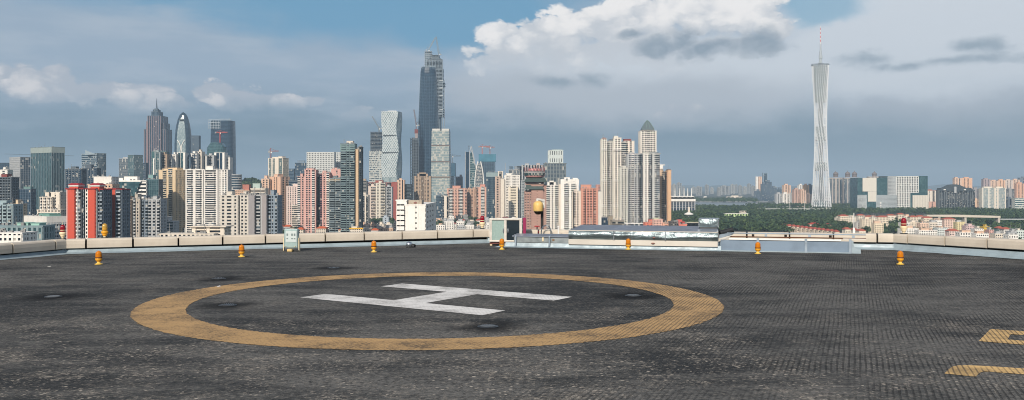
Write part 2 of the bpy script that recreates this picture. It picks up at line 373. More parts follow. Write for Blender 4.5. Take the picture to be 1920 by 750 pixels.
# ---------------------------------------------------------------- parapet walls with coping panels
COPE = wallmat((203, 193, 177), .55, .3, scale=1.4); FLASH = plain('galvanised_flashing', (152, 168, 176), .5, .1, .22, 3.0, .35, 9)
JOINT = plain('joint_and_shade_black', (24, 20, 18), .9)
def ray_hit(p, q, px):
    k = (px - 960) / F; p = np.array(p); d = np.array(q) - p
    return (k * p[1] - p[0]) / (d[0] - k * d[1])        # parameter along p->q
def parapet(p, q, hp, hq, cuts, label):
    p = np.array(p, float); q = np.array(q, float); L = float(np.linalg.norm(q - p)); an = math.atan2(*(q - p)[::-1])
    t = thing('parapet_wall', label, 'parapet', (*p, ZR), an, 'parapet walls round the roof')
    hm = min(hp, hq)
    MB().box(0, L, .10, .36, -.4, hm - .05).build('upstand', JOINT, t)  # black upstand paints in the shade under the coping, behind the joints
    prof = [(.05, hm - .245), (.0, hm - .25), (-.012, (hm - .25) * .75), (-.035, (hm - .25) * .4), (-.10, .016), (-.16, .006)]
    fl = MB(); n = 24; rs = random.Random(len(label))
    fl.loft([[(L * i / n, u + rs.uniform(-.006, .006), zz + rs.uniform(-.004, .004)) for u, zz in prof] for i in range(n + 1)], False, False, closed=False)
    fl.build('flashing', FLASH, t)
    cuts = sorted(set([0.0] + [c for c in cuts if .01 < c < .99] + [1.0])); first = None
    for a, b_ in zip(cuts, cuts[1:]):
        ln = (b_ - a) * L - .042; h = hp + (hq - hp) * (a + b_) / 2; k = round(ln, 2)
        pf = [(-.04, -.225), (-.062, -.212), (-.066, -.12), (-.06, -.045), (-.045, -.018), (-.015, -.003), (.06, 0), (.38, -.012), (.40, -.22)]
        m = MB().loft([[(0, u, v) for u, v in pf], [(ln, u, v) for u, v in pf]])
        o = m.build('coping_panel', COPE, t, (a * L + .025, 0, h + rs.uniform(-.002, .002)), smooth=False)
    return t
A, B_, C_, D_, G_ = ROOF[0], ROOF[1], ROOF[2], ROOF[3], ROOF[6]
parapet(G_, A, .34, .345, [1 - i * .078 for i in (.34,)] + [ray_hit(G_, A, 20)] + [ray_hit(G_, A, 20) - .085 * i for i in range(1, 11)], 'short shaded parapet running back beside the red beacon and white office block')
parapet(A, B_, .345, .39, [ray_hit(A, B_, x) for x in (161, 249, 334, 417, 497, 553, 609, 682, 753, 819, 886)], 'long cream parapet with dark joints between the yellow beacon and the meter cabinet')
parapet(B_, C_, .39, .405, [ray_hit(B_, C_, x) for x in (1010, 1085, 1160, 1240, 1320, 1400, 1480, 1562, 1644)], 'cream parapet behind the silver duct and grey screen')
parapet(C_, D_, .405, .47, [ray_hit(C_, D_, x) for x in (1704, 1774, 1853)] + [ray_hit(C_, D_, 1853) + .105 * i for i in range(1, 6)], 'parapet in front of the beige villas, running towards the camera')

# ---------------------------------------------------------------- lamps and beacons
YP = plain('yellow_paint', (226, 158, 40), .4, 0, .18, 9); YPL = plain('pale_yellow_paint', (228, 190, 92), .45, 0, .2, 9)
def lensmat(name, rgb, tr):
    m, g, b = new_mat(name); b.inputs['Base Color'].default_value = (*S(*rgb), 1); b.inputs['Roughness'].default_value = .16
    b.inputs['Transmission Weight'].default_value = tr; b.inputs['Coat Weight'].default_value = .4; b.inputs['IOR'].default_value = 1.45
    b.inputs['Subsurface Weight'].default_value = 0.0
    return m
AMB = lensmat('amber_glass', (206, 122, 14), .1); RED = lensmat('red_glass', (140, 4, 26), .15); AMB2 = lensmat('pale_amber_glass', (214, 168, 70), .3)
RIM = plain('brown_rubber', (92, 50, 18), .7); CREAM = plain('cream_enamel', (226, 208, 172), .45, 0, .2, 9); DARKM = plain('dark_steel', (58, 60, 62), .5, .6)
def deck_lamp(X, Y):
    t = thing('deck_lamp', '', 'lamp', (X, Y, ZR))
    MB().lathe([(.075, .003), (.078, .014), (.05, .022), (.032, .04), (.03, .062)], 20).build('foot', YPL, t, smooth=False)
    MB().lathe([(.034, .06), (.052, .078), (.064, .096), (.066, .122), (.064, .132)], 20).build('body', YP, t)
    MB().lathe([(.067, .130), (.069, .136), (.069, .146), (.066, .150)], 20).build('gasket', RIM, t)
    pr = [(.062, .150)]
    for i in range(7): zz = .150 + i * .0125; pr += [(.0655 - .0006 * i, zz + .004), (.0622 - .0006 * i, zz + .0105)]
    pr += [(.056, .245), (.043, .262), (.026, .272), (.012, .275), (.010, .283), (.003, .284)]
    MB().lathe(pr, 24).build('lens', AMB, t, smooth=True)
    return t
lamps = [(185, 498, 'amber deck lamp in line with the red tower and yellow parapet beacon'), (453, 484, 'amber deck lamp between the ochre circle and the grey-white apartment complex'), (701, 475, 'amber deck lamp standing beside the small steel vent cowl'),
         (941, 470, 'amber deck lamp in front of the two-door meter cabinet'), (1178, 470, 'amber deck lamp in front of the long silver duct'), (1421, 478, 'amber deck lamp against a post of the grey screen'), (1688, 498, 'amber deck lamp below the red beacon by the beige villas')]
L0 = None
for px, py, lb in lamps:
    X, Y = deck(px, py - 2)
    if L0 is None: L0 = lm = deck_lamp(X, Y)
    else: lm = copy_thing(L0, (X, Y, ZR), rng.uniform(0, 6))
    lm['label'] = lb; lm['group'] = 'amber lamps standing on the deck'
def beacon(X, Y, z0, lens, body, h, label, spike, cat='beacon'):
    t = thing('warning_beacon', label, cat, (X, Y, z0), 0, 'warning beacons on the parapet'); k = h / .34
    f = lambda pr: [(r * k, zz * k) for r, zz in pr]
    MB().lathe(f([(.03, 0), (.03, .05)]), 12).build('stem', CREAM, t)
    MB().box(-.06 * k, .06 * k, -.05 * k, .05 * k, -.005, .018 * k).build('base_plate', DARKM, t)
    MB().lathe(f([(.034, .045), (.052, .07), (.056, .10), (.074, .112), (.078, .15), (.07, .165), (.058, .17)]), 20).build('body', body, t)
    MB().lathe(f([(.056, .168), (.058, .2), (.058, .27), (.052, .31), (.036, .33), (.014, .338), (.003, .34)]), 20).build('lens', lens, t, smooth=True)
    MB().lathe(f([(.0595, .205), (.0605, .212), (.0595, .219)]), 20).build('band', body, t)
    if spike: MB().tube((0, 0, .335 * k), (0, 0, .335 * k + .09), .006, .003).build('spike', CREAM, t)
def on_par(p, q, px, hp, hq, off=.15):
    s = ray_hit(p, q, px); p = np.array(p); q = np.array(q); w = p + s * (q - p); n = np.array((-(q - p)[1], (q - p)[0])); n = n / np.linalg.norm(n) * off
    w = w + n; return w[0], w[1], ZR + hp + (hq - hp) * s - .004
beacon(*on_par(A, B_, 117, .345, .39, .12), RED, CREAM, .34, 'red beacon with cream body beside the red apartment tower', True)
beacon(*on_par(A, B_, 196, .345, .39), AMB2, YP, .35, 'yellow beacon with pale amber lens in front of the red tower', False)
beacon(*on_par(A, B_, 911.5, .345, .39, .3), RED, CREAM, .37, 'small red beacon next to the meter cabinet', False)
beacon(*on_par(C_, D_, 1687, .405, .47), RED, CREAM, .40, 'tall red beacon in front of the beige villas', False)

# ---------------------------------------------------------------- floodlight, vent, drains
t = thing('floodlight', 'pale green square floodlight standing against the cream parapet', 'floodlight', (*deck(545, 471.5), ZR), R(-8))
GRN = plain('sea_green_enamel', (158, 180, 178), .35, .1, .15, 6); PW = plain('frosted_reflector', (226, 236, 234), .15, .3, .05, 9); GM = plain('grey_plastic', (120, 134, 134), .5)
MB().box(-.17, .17, 0, .14, .09, .55).build('housing', GRN, t, bevel=.02)
cov = MB().box(-.125, .155, -.012, -.001, .23, .50).build('glass_cover', PW, t, bevel=.004)
for zz, h_ in ((.41, .055), (.315, .03)):
    for xx in (-.10, .02, .085): MB().box(xx, xx + .04, -.018, -.013, zz - h_ / 2, zz + h_ / 2).build('lamp_cap', GM, cov)
for xx in (-.13, .11): MB().lathe([(.017, 0), (.017, .012), (.006, .016)], 10, (xx, -.01, .12)).build('bolt', CREAM, t)
for xx in (-.205, .185): MB().box(xx, xx + .02, .03, .10, .004, .33).build('bracket_arm', CREAM, t)
MB().box(-.204, .204, .03, .10, .004, .03).build('bracket_foot', DARKM, t)
MB().box(-.06, .06, -.09, .02, .003, .065).build('ballast_block', plain('cream_block', (216, 186, 128), .7), t, bevel=.008)
t = thing('vent_cowl', 'small shiny steel vent cowl at the foot of the cream parapet', 'vent', (*deck(767, 464), ZR))
STEEL = plain('bright_steel', (200, 206, 210), .22, .95, .15, 8)
MB().lathe([(.085, .003), (.085, .09), (.078, .12), (.055, .145), (.02, .155), (.003, .156)], 20).build('dome', STEEL, t, smooth=True)
MB().tube((.04, .02, .05), (.15, -.02, .03), .06, .055, 12).build('elbow', DARKM, t)
d0 = None
dl = ['roof drain in a dark stain well outside the ochre circle', 'roof drain in a dark stain outside the far edge of the ochre circle', 'roof drain inside the ochre circle, in line with the letter', 'roof drain in the dark smear between the circle and the parapet',
      'roof drain in a dark stain between the letter and the camera', 'roof drain inside the ochre circle beyond the crossbar end']
for (px, py), lb in zip(DRAINS, dl):
    X, Y = deck(px, py)
    if d0 is None:
        d0 = thing('roof_drain', lb, 'drain', (X, Y, ZR), 0, 'drains set in the deck')
        MB().lathe([(.12, .002), (.12, .008), (.09, .012), (.08, .006), (.02, .006), (.003, .007)], 20).build('rim', DARKM, d0)
        g_ = MB()
        for k in range(-3, 4): w_ = math.sqrt(.085 ** 2 - (k * .024) ** 2); g_.box(-w_, w_, k * .024 - .006, k * .024 + .006, .012, .018)
        g_.build('grate', plain('worn_steel', (110, 116, 122), .5, .5), d0)
    else: copy_thing(d0, (X, Y, ZR), rng.uniform(0, 3), lb)

# ---------------------------------------------------------------- ducts and screen along the far edge
p0 = np.array((-.07, 23.55)); p1 = np.array((8.19, 21.25)); dan = math.atan2(*(p1 - p0)[::-1]); DL = float(np.linalg.norm(p1 - p0))
def sx(px, off=0.0):
    n = np.array((-(p1 - p0)[1], (p1 - p0)[0])) / DL * off; return ray_hit(p0 + n, p1 + n, px) * DL
def foilmat(name, rgb, rough, bump, bs):
    m, g, b = new_mat(name); oc = g.node('ShaderNodeTexCoord').outputs['Object']
    n = g.noise(oc, 2.2, 6, .6, .6); n2 = g.noise(oc, bs, 4, .5, .4); c = S(*rgb)
    g.put(b.inputs['Base Color'], g.mix(g.step(n, .4, .7), c, tuple(v * .55 for v in c)))
    g.put(b.inputs['Roughness'], g.step(n, .3, .7, rough, rough + .2)); b.inputs['Metallic'].default_value = .75
    bn = g.node('ShaderNodeBump'); bn.inputs['Strength'].default_value = bump; bn.inputs['Distance'].default_value = .05
    g.put(bn.inputs['Height'], n2); g.l.new(bn.outputs[0], b.inputs['Normal']); return m
FOIL = foilmat('crumpled_foil_cladding', (136, 150, 154), .3, .8, 5.5); STRIP = wallmat((205, 199, 188), .45, .2, scale=1.6); GALV = plain('galvanised_sheet', (158, 172, 184), .45, .45, .2, 2.0, .2, 5); GALVT = plain('galvanised_top', (128, 136, 148), .5, .3, .2, 2.0)
t = thing('kerb_flashing', 'low grey metal kerb under the silver duct', 'flashing', (*p0, ZR), dan)
s0, s1 = sx(948), sx(1352)
MB().loft([[(s, -.10, .004), (s, -.03, .03), (s, 0, .125), (s, .10, .13), (s, .10, .004)] for s in np.linspace(s0, s1, 20)]).build('kerb_sheet', FLASH, t)
MB().poly([(s0, -.1, .004), (s0 - .28, -.12, .004), (s0 - .05, .0, .06), (s0, .0, .125)], [(0, 1, 2), (0, 2, 3)]).build('end_flap', FLASH, t)
t = thing('cable_trunking', 'grey metal trunking with bent clamps beside the meter cabinet', 'trunking', (*p0, ZR), dan)
s0, s1 = sx(964), sx(1067)
MB().box(s0, s1, -.02, .28, .135, .275).build('trough', plain('grey_zinc', (150, 158, 160), .4, .4, .25, 3), t)
MB().poly([(s0 - .04, -.05, .28), (s1, -.05, .28), (s1, .42, .31), (s0 - .04, .42, .31), (s0 - .04, -.05, .305), (s1, -.05, .305), (s1, .42, .34), (s0 - .04, .42, .34)], [(0, 3, 2, 1), (4, 5, 6, 7), (0, 1, 5, 4), (1, 2, 6, 5), (2, 3, 7, 6), (3, 0, 4, 7)]).build('lid', GALVT, t)
for px in (968, 1031):
    s = sx(px); MB().path([(s, .12, .30), (s, -.05, .295), (s, -.055, .10), (s - .01, -.06, .02)], .022, 8).build('clamp', GALV, t)
MB().box(sx(1017), sx(1020), -.035, -.021, .17, .27).build('label_plate', CREAM, t)
MB().box(sx(1036), sx(1040), -.035, -.021, .19, .23).build('rust_patch', plain('rust', (140, 110, 84), .8), t)
# silver duct
t = thing('ventilation_duct', 'long crumpled silver duct with cream lower strip, lying along the roof edge', 'duct', (*p0, ZR), dan)
s0, s1 = sx(1067), sx(1346)
nx, nz = 60, 6; rs = np.random.default_rng(5); vs = []
sm = np.cumsum(rs.normal(0, 1, (nz + 1, nx + 1)), 1); sm -= np.linspace(0, 1, nx + 1)[None] * sm[:, -1:]
for j in range(nz + 1):
    for i in range(nx + 1):
        e = math.sin(math.pi * j / nz); vs.append((s0 + (s1 - s0) * i / nx, -.03 - .055 * e + .006 * e * sm[j, i] + rs.normal(0, .0035) * e, .245 + .22 * j / nz))
MB().poly(vs, [(j * (nx + 1) + i, j * (nx + 1) + i + 1, (j + 1) * (nx + 1) + i + 1, (j + 1) * (nx + 1) + i) for j in range(nz) for i in range(nx)]).build('face_cladding', FOIL, t, smooth=True)
MB().box(s0 + .01, s1 - .01, .01, .62, .11, .445).build('casing', GALV, t)
MB().box(s0 - .005, s1, -.06, -.005, .105, .238).build('lower_strip', STRIP, t, bevel=.006)
MB().poly([(s0 + .18, .72, .575), (s1 - .02, .72, .575), (s1, -.035, .466), (s0, -.035, .466)], [(3, 2, 1, 0)]).build('top_sheet', GALVT, t)
MB().box(s0 + .02, s1, -.045, -.03, .452, .470).build('top_edge', STRIP, t)
MB().poly([(s0, -.035, .245), (s0, -.035, .466), (s0 + .18, .72, .575), (s0 - .02, .5, .24)], [(0, 1, 2, 3)]).build('end_sheet', FOIL, t)
for px in (1102, 1257, 1338): s = sx(px); MB().box(s - .02, s + .02, .0, .05, .004, .115).build('support', CREAM, t)
for px in (1152, 1248): s = sx(px); MB().box(s - .012, s + .012, -.1, -.02, .245, .466).build('seam', STEEL, t)
for px, zz, rr in ((1227, .30, .035), (1225, .165, .045)): MB().lathe([(rr, 0), (rr, .012), (rr * .5, .02)], 12).build('rivet_boss', plain('rust_boss', (160, 110, 96), .8), t, (sx(px), -.07 if zz < .24 else -.095, zz))
t = thing('fan_box', 'square silver foil-wrapped box on top of the duct end', 'vent box', (*p0, ZR), dan)
s0, s1 = sx(1311, .5), sx(1352, .5)
MB().box(s0 + .03, s1 - .1, .42, .85, .49, .575).build('neck', STRIP, t)
rs = np.random.default_rng(8); vs = []; nx, nz = 14, 8; s1b = s1 - .06
for j in range(nz + 1):
    for i in range(nx + 1):
        e = math.sin(math.pi * j / nz) * math.sin(math.pi * i / nx); vs.append((s0 + (s1b - s0) * i / nx, .36 - .03 * e + rs.normal(0, .006) * e, .565 + .2 * j / nz))
MB().poly(vs, [(j * (nx + 1) + i, j * (nx + 1) + i + 1, (j + 1) * (nx + 1) + i + 1, (j + 1) * (nx + 1) + i) for j in range(nz) for i in range(nx)]).build('front_sheet', FOIL, t, smooth=True)
MB().box(s0 + .005, s1b - .005, .40, .88, .57, .765).build('casing', GALV, t)
for a in ((s0 - .006, s0 + .012), (s1b - .012, s1b + .006)): MB().box(*a, .345, .40, .56, .775).build('corner_trim', STEEL, t)
MB().box(s0 - .006, s1b + .006, .345, .89, .766, .782).build('cap', STEEL, t)
t = thing('pipe_bend', 'grey folded connector between silver duct and screen', 'duct connector', (*p0, ZR), dan)
s0, s1 = sx(1347), sx(1374)
MB().poly([(s0, .12, .24), (s1, .30, .40), (s1 + .03, .30, .46), (s0 + .02, .12, .40)], [(0, 1, 2, 3)]).build('side_sheet', GALV, t)
MB().poly([(s0, .0, .23), (s0 + .22, -.02, .31), (s1 - .02, .25, .39), (s0, .12, .30)], [(0, 1, 2, 3)]).build('lower_sheet', STRIP, t)
MB().tube((s0 + .02, .3, .42), (s1 - .02, .45, .50), .07, .075, 12).build('flexible_sleeve', DARKM, t)
# screen
t = thing('metal_screen', 'low blue-grey sheet metal screen with upright posts and white top strip', 'screen', (*p0, ZR), dan)
SHEET = plain('blue_grey_sheet', (124, 142, 160), .5, .2, .18, 1.6, .15, 4); WST = plain('white_strip', (232, 232, 228), .4, 0, .1, 3)
cuts = [1350, 1421, 1511, 1594]
for a, b_ in zip(cuts, cuts[1:]): MB().box(sx(a) + .012, sx(b_) - .012, .0, .02, .03, .285).build('sheet', SHEET, t)
for px in cuts[1:]: s = sx(px); MB().box(s - .028, s + .028, -.05, .018, .004, .335).build('post', GALV, t)
MB().box(sx(1367), sx(1421) - .03, -.03, .05, .288, .328).build('top_strip', WST, t); MB().box(sx(1421) + .03, sx(1511) - .03, -.03, .05, .288, .328).build('top_strip', WST, t); MB().box(sx(1511) + .03, sx(1577), -.03, .05, .288, .328).build('top_strip', WST, t)
MB().box(sx(1350), sx(1596), -.04, .04, .004, .028).build('bottom_lip', FLASH, t)
s0, s1 = sx(1597), sx(1614)
MB().loft([[(s0, y_, .004), (s1, y_, .004), (s1, y_, .10), (s1 - .12, y_, .13), (s1 - .16, y_, .2), (s1 - .16, y_, .30), (s0, y_, .31)] for y_ in (.0, .03)]).build('end_bracket', FLASH, t)
MB().box(s0 - .18, sx(1625), .14, .30, .315, .345).build('shelf', STRIP, t)
t = thing('conduit_rail', 'double thin conduit rail with dark clips behind the grey screen', 'conduit', (*p0, ZR), dan)
for zz, yy in ((.345, .26), (.43, .31)): MB().tube((sx(1362), yy, zz), (sx(1626), yy, zz), .014).build('conduit', GALV if zz > .4 else RIM, t)
for px in (1412, 1436, 1473, 1518, 1557, 1600): s = sx(px, .27); MB().box(s - .03, s + .03, .255, .30, .36, .41).build('clip', JOINT if px in (1473, 1557, 1412) else GALV, t)
# meter cabinet
t = thing('meter_cabinet', 'two-door white framed cabinet, one pale green door and one dark', 'cabinet', (-.16, 24.2, ZR), R(-3))
FRM = plain('white_aluminium', (214, 208, 198), .4, .3, .2, 5); MAG = plain('magenta_board', (140, 20, 74), .6)
MB().box(-.42, .42, .02, .34, .14, .70).build('carcass', plain('dark_interior', (30, 36, 42), .7), t)
for a in ((-.44, -.375), (-.05, .015), (.36, .43)): MB().box(*a, -.03, .018, .145, .675).build('frame_post', FRM, t)
for zz in ((.676, .725), (.10, .144)): MB().box(-.445, .435, -.033, .35, *zz).build('frame_rail', FRM, t, bevel=.006)
drs = [0, 0]; drs[0] = MB().box(-.372, -.053, -.01, .012, .148, .672).build('door', plain('frosted_green_glass', (150, 172, 166), .2, 0, .06), t)
drs[1] = MB().box(.018, .357, -.006, .012, .148, .672).build('door', plain('dark_green_glass', (34, 46, 54), .12, 0, .05), t)
for xx, dr in ((-.085, drs[0]), (.035, drs[1])): MB().box(xx, xx + .035, -.045, -.012, .35, .46).build('handle', STEEL, dr)
MB().box(.45, .53, .0, .32, .30, .74).build('side_board', MAG, t)
MB().box(-.44, .50, -.02, .30, .045, .075).build('base_rail', plain('red_oxide', (110, 62, 52), .7), t)
for xx in (-.40, .0, .42): MB().box(xx - .03, xx + .03, .0, .28, -.002, .044).build('foot', CREAM, t)
# dome camera on its post
t = thing('dome_camera', 'cream dome camera hanging from a white bracket on a black post', 'camera', (*P(1009, 433, 25.9)[:2], ZR + .3))
k = 25.9 / F
zc = lambda py: CZ - (py - HY) * k - ZR - .3
PCR = plain('cream_camera_shell', (220, 184, 110), .45, 0, .12, 8)
MB().lathe([(.03, zc(377)), (.09, zc(378)), (.132, zc(381)), (.14, zc(384)), (.14, zc(395)), (.132, zc(396))], 24).build('shell', PCR, t, smooth=True)
MB().lathe([(.003, zc(402.5)), (.05, zc(402)), (.09, zc(400)), (.118, zc(397.5)), (.124, zc(396))], 24).build('dome', plain('smoked_dome', (34, 28, 22), .12), t, smooth=True)
BW = plain('white_bracket', (214, 214, 208), .4)
MB().path([(-.02, 0, zc(377)), (-.04, 0, zc(374)), (.06, .05, zc(374.5)), (.17, .12, zc(378))], .035, 8).build('arm', BW, t)
MB().box(.12, .19, .10, .16, zc(390), zc(374)).build('mount_plate', BW, t)
MB().box(.08, .16, .165, .24, -.3, zc(374)).build('post', plain('black_post', (26, 26, 28), .5), t)
t = thing('valve', 'red handwheel valve on a thin stem beside the dome camera', 'valve', (*P(1007, 431, 25.0)[:2], ZR + .28))
RW = plain('red_paint', (176, 36, 52), .5)
ringp = [(.07 * math.cos(a), .07 * math.sin(a), .20) for a in np.linspace(0, 2 * math.pi, 17)]
hwl = MB().path(ringp, .012, 6).build('handwheel', RW, t)
for a in (0, 1.05, 2.1): MB().tube((.07 * math.cos(a), .07 * math.sin(a), .2), (-.07 * math.cos(a), -.07 * math.sin(a), .2), .009).build('spoke', RW, hwl)
MB().tube((0, 0, -.28), (0, 0, .2), .016).build('stem', DARKM, t); MB().lathe([(.05, 0), (.06, .04), (.03, .09)], 12).build('bonnet', RW, t)
t = thing('hoop_pipe', 'bare steel pipe bent into a hoop below the dome camera', 'pipe', (*P(1024, 440, 24.6)[:2], ZR + .05))
MB().path([(-.13, 0, -.05), (-.13, 0, .30)] + [(-.13 * math.cos(a), 0, .30 + .17 * math.sin(a)) for a in np.linspace(0, math.pi, 11)][1:] + [(.13, 0, .1)], .017, 8).build('pipe', STEEL, t)
t = thing('rod_mast', 'thin white mast with thicker foot behind the grey screen', 'mast', (*P(1601, 440, 22.9)[:2], ZR + .35))
MB().tube((0, 0, 0), (0, 0, .18), .028, n=10).build('foot', WST, t); MB().tube((0, 0, .18), (0, 0, .56), .011).build('rod', WST, t)
t = thing('vent_pipe', 'short white stub pipe behind the grey trunking', 'pipe', (*P(1047, 436, 24.3)[:2], ZR + .25))
MB().tube((0, 0, -.25), (0, 0, .23), .02, n=8).build('pipe', WST, t); MB().lathe([(.035, .23), (.035, .26), (.01, .275)], 10).build('cap', WST, t)

for (px, py), lb in (((410, 538), 'white paper scrap lying on the far left rim of the ochre circle'), ((92, 500.5), 'white paper scrap lying on bare deck near the short shaded parapet')):
    t = thing('paper_scrap', lb, 'litter', (*deck(px, py), ZR), rng.uniform(0, 3), 'paper scraps on the deck')
    MB().poly([(-.035, -.02, .006), (.03, -.025, .01), (.04, .015, .02), (-.025, .022, .008), (0, 0, .015)], [(0, 1, 4), (1, 2, 4), (2, 3, 4), (3, 0, 4)]).build('sheet', plain('white_paper', (214, 210, 204), .8), t)
# ================================================================ city: building kit
WHT_, CRM, BGE, PCH, PNK, SAL, REDW, BRN, GRY, LGR, DGR, TAN = (226, 222, 214), (222, 211, 195), (208, 188, 160), (214, 182, 158), (206, 164, 154), (200, 150, 132), (200, 80, 58), (120, 84, 74), (140, 144, 148), (178, 180, 180), (92, 102, 110), (172, 150, 128)
CONC, PWHITE, STEELB, ROOFR, ORNG = (150, 152, 150), (236, 232, 224), (86, 106, 122), (168, 62, 44), (196, 92, 48)
def tokens(p, W):
    out = [(t[0], float(t[1:])) for t in p.split()]; k = W / sum(w for _, w in out); r = []; s = 0.0
    for c, w in out: r.append((c, s, s + w * k)); s += w * k
    return r
def facade(mb, put, W, H, zlo, fh, pat, sr, seed, cell=2.4):
    """hangs piers, spandrels, balconies, mullions on one face; put(mb,s0,s1,o0,o1,z0,z1) maps face space to the building"""
    rs = random.Random(seed); tk = tokens(pat, W); k0 = max(0, int(zlo / fh)); kn = int((H - .3) / fh)
    i = 0
    while i < len(tk):                                  # spandrels over each run of wall/window bays
        if tk[i][0] in 'wWop':
            j = i
            while j + 1 < len(tk) and tk[j + 1][0] in 'wWop': j += 1
            if any(c in 'op' for c, _, _ in tk[i:j + 1]):
                for k in range(k0, kn + 1): put(mb['spandrel'], tk[i][1], tk[j][2], 0, .30, k * fh, min(H, k * fh + fh * sr))
            i = j
        i += 1
    for c, a, b in tk:
        if c == 'w': put(mb['pier'], a, b, 0, .45, k0 * fh, H)
        elif c == 'W': put(mb['pier'], a, b, 0, 1.1, k0 * fh, H)
        elif c == 'p':
            n = max(1, round((b - a) / cell)); w = (b - a) / n
            for q in range(n + 1):
                m = a + q * w; put(mb['pier'], max(a, m - w * .24), min(b, m + w * .24), 0, .40, k0 * fh, H)
        elif c == 'c':
            n = max(1, round((b - a) / cell)); w = (b - a) / n
            for q in range(n + 1): put(mb['mullion'], a + q * w - .14, a + q * w + .14, 0, .28, k0 * fh, H)
            for k in range(k0, kn + 1): put(mb['mullion'], a, b, 0, .14, k * fh, k * fh + .55 * sr)
        elif c in 'bB':
            o = 1.3 if c == 'b' else 1.9
            for k in range(k0, kn + 1):
                put(mb['balcony'], a + .15, b - .15, 0, o, k * fh, k * fh + 1.12)
                if rs.random() < .22: put(mb['enclosure'], a + .3, b - .3, .05, o - .12, k * fh + 1.12, k * fh + fh - .05)
        if c in 'op' and mb.get('ac') is not None:
            for k in range(k0, kn):
                for q in range(max(1, int((b - a) / 5))):
                    if rs.random() < .3:
                        u = a + rs.random() * max(.1, (b - a) - 1.0); put(mb['ac'], u, u + .95, .31, .78, k * fh + .25, k * fh + .95)
def vol(root, D, v, seed):
    x0, x1, yt = v['x0'], v['x1'], v['yt']; Dv = D + v.get('dd', 0)
    th = R(v.get('th', 0)); xs = v.get('xs', None); H = CZ - (yt - HY) / F * Dv - .8
    if xs is None:
        xs = x1 if x0 + x1 < 1920 else x0
        a = (x1 - x0) / F * Dv; b = v.get('dep', 16.0); cx_ = (x1 - 960) / F * Dv; th = 0.0
    else:
        k0, k1, cx_ = (x0 - 960) / F, (x1 - 960) / F, (xs - 960) / F * Dv
        a = (cx_ - k0 * Dv) / (math.cos(th) + k0 * math.sin(th)); b = (k1 * Dv - cx_) / (math.sin(th) - k1 * math.cos(th))
        a = min(max(a, 1.0), 220.0); b = min(max(b, 1.0), 220.0)
    loc = (cx_ - root.location.x, Dv - D, 0); rz = -th
    wall = wallmat(v.get('wall', WHT_), v.get('rough', .8), v.get('grime', .2)); sp = wallmat(v['sp'], .8, .2) if 'sp' in v else wall
    bal = wallmat(v['bal'], .8, .2) if 'bal' in v else sp; fh = v.get('fh', 3.0); sr = v.get('sr', .42); cell = v.get('cell', 2.4)
    gk = v.get('glass', 'dark'); gl = glassmat(gk, cell, v.get('ch', fh), v.get('grough', .12), v.get('lit', .10))
    zlo = max(0, CZ - (447 - HY) / F * Dv - 4)
    near = Dv < 1750 and v.get('ac', True)
    mb = {k: MB() for k in ('pier', 'spandrel', 'mullion', 'balcony', 'enclosure')}; mb['ac'] = MB() if near else None
    pat = v['pat']; side = v.get('side', pat if 'c' in pat else 'w2 p8 w2 p8 w2')
    facade(mb, lambda m, s0, s1, o0, o1, z0, z1: m.box(-a + s0, -a + s1, -o0, -o1, z0, z1), a, H, zlo, fh, pat, sr, seed, cell)
    rt = lambda m, s0, s1, o0, o1, z0, z1: m.box(o0, o1, s0, s1, z0, z1)
    lf = lambda m, s0, s1, o0, o1, z0, z1: m.box(-a - o0, -a - o1, b - s0, b - s1, z0, z1)
    if cx_ < a / 2 or xs != x0 and 'xs' in v: facade(mb, rt, b, H, zlo, fh, side, sr, seed + 1, cell)
    if cx_ > a / 2 and 'xs' not in v: facade(mb, lf, b, H, zlo, fh, side, sr, seed + 2, cell)
    MB().box(-a, 0, 0, b, 0, H).build('glazing', gl, root, loc, rz)
    mb['pier'].build('wall', wall, root, loc, rz, 'stuff'); mb['spandrel'].build('spandrel', sp, root, loc, rz, 'stuff')
    mb['mullion'].build('mullion', wallmat(v.get('mull', v.get('wall', WHT_)), .5, .1), root, loc, rz, 'stuff')
    mb['balcony'].build('balcony', bal, root, loc, rz, 'stuff'); mb['enclosure'].build('balcony_glazing', glassmat('grey', 2, 3), root, loc, rz, 'stuff')
    if near: mb['ac'].build('air_conditioner', wallmat((186, 186, 182), .7, .3), root, loc, rz, 'stuff')
    cap = v.get('cap', .5)
    MB().box(-a - cap, cap, -cap, b + cap, H, H + .8).build('roof_slab', wallmat(v.get('roofc', v.get('wall', WHT_)), .85, .3), root, loc, rz)
    if v.get('band'): MB().box(-a - .5, .5, -.5, b + .5, H - v['band'], H - .05).build('crown_band', wallmat(v.get('bandc', v.get('wall', WHT_))), root, loc, rz)
    rs = random.Random(seed + 5)
    for hx0, hx1, hh, hc in v.get('hut', ((.3, .62, rs.uniform(2.5, 5), None),)):
        rm = wallmat(hc or v.get('wall', WHT_), .8, .25); m = MB()
        m.box(-a + a * hx0, -a + a * hx1, b * .18, b * .75, H + .8, H + .8 + hh); m.box(-a + a * hx0 - .3, -a + a * hx1 + .3, b * .18 - .3, b * .75 + .3, H + .8 + hh, H + 1.15 + hh)
        m.build('roof_housing', rm, root, loc, rz)
    if Dv < 1900 and v.get('clutter', True):
        m = MB()
        for q in range(rs.randint(5, 11)):
            u = rs.uniform(.04, .9); y_ = rs.uniform(.03, .5); s_ = rs.uniform(.5, 1.5)
            m.box(-a + a * u, -a + a * u + s_ * 1.4, b * y_, b * y_ + s_, H + .8, H + .8 + s_ * rs.uniform(.6, 1.7))
        for q in range(rs.randint(0, 3)):
            u = -a * rs.uniform(.1, .9); m.box(u, u + .22, b * .4, b * .4 + .22, H + .8, H + rs.uniform(4, 9))
        m.build('roof_equipment', wallmat((140, 140, 138), .8, .3), root, loc, rz, 'stuff')
    return a, b, H, loc, rz
SEED = [100]
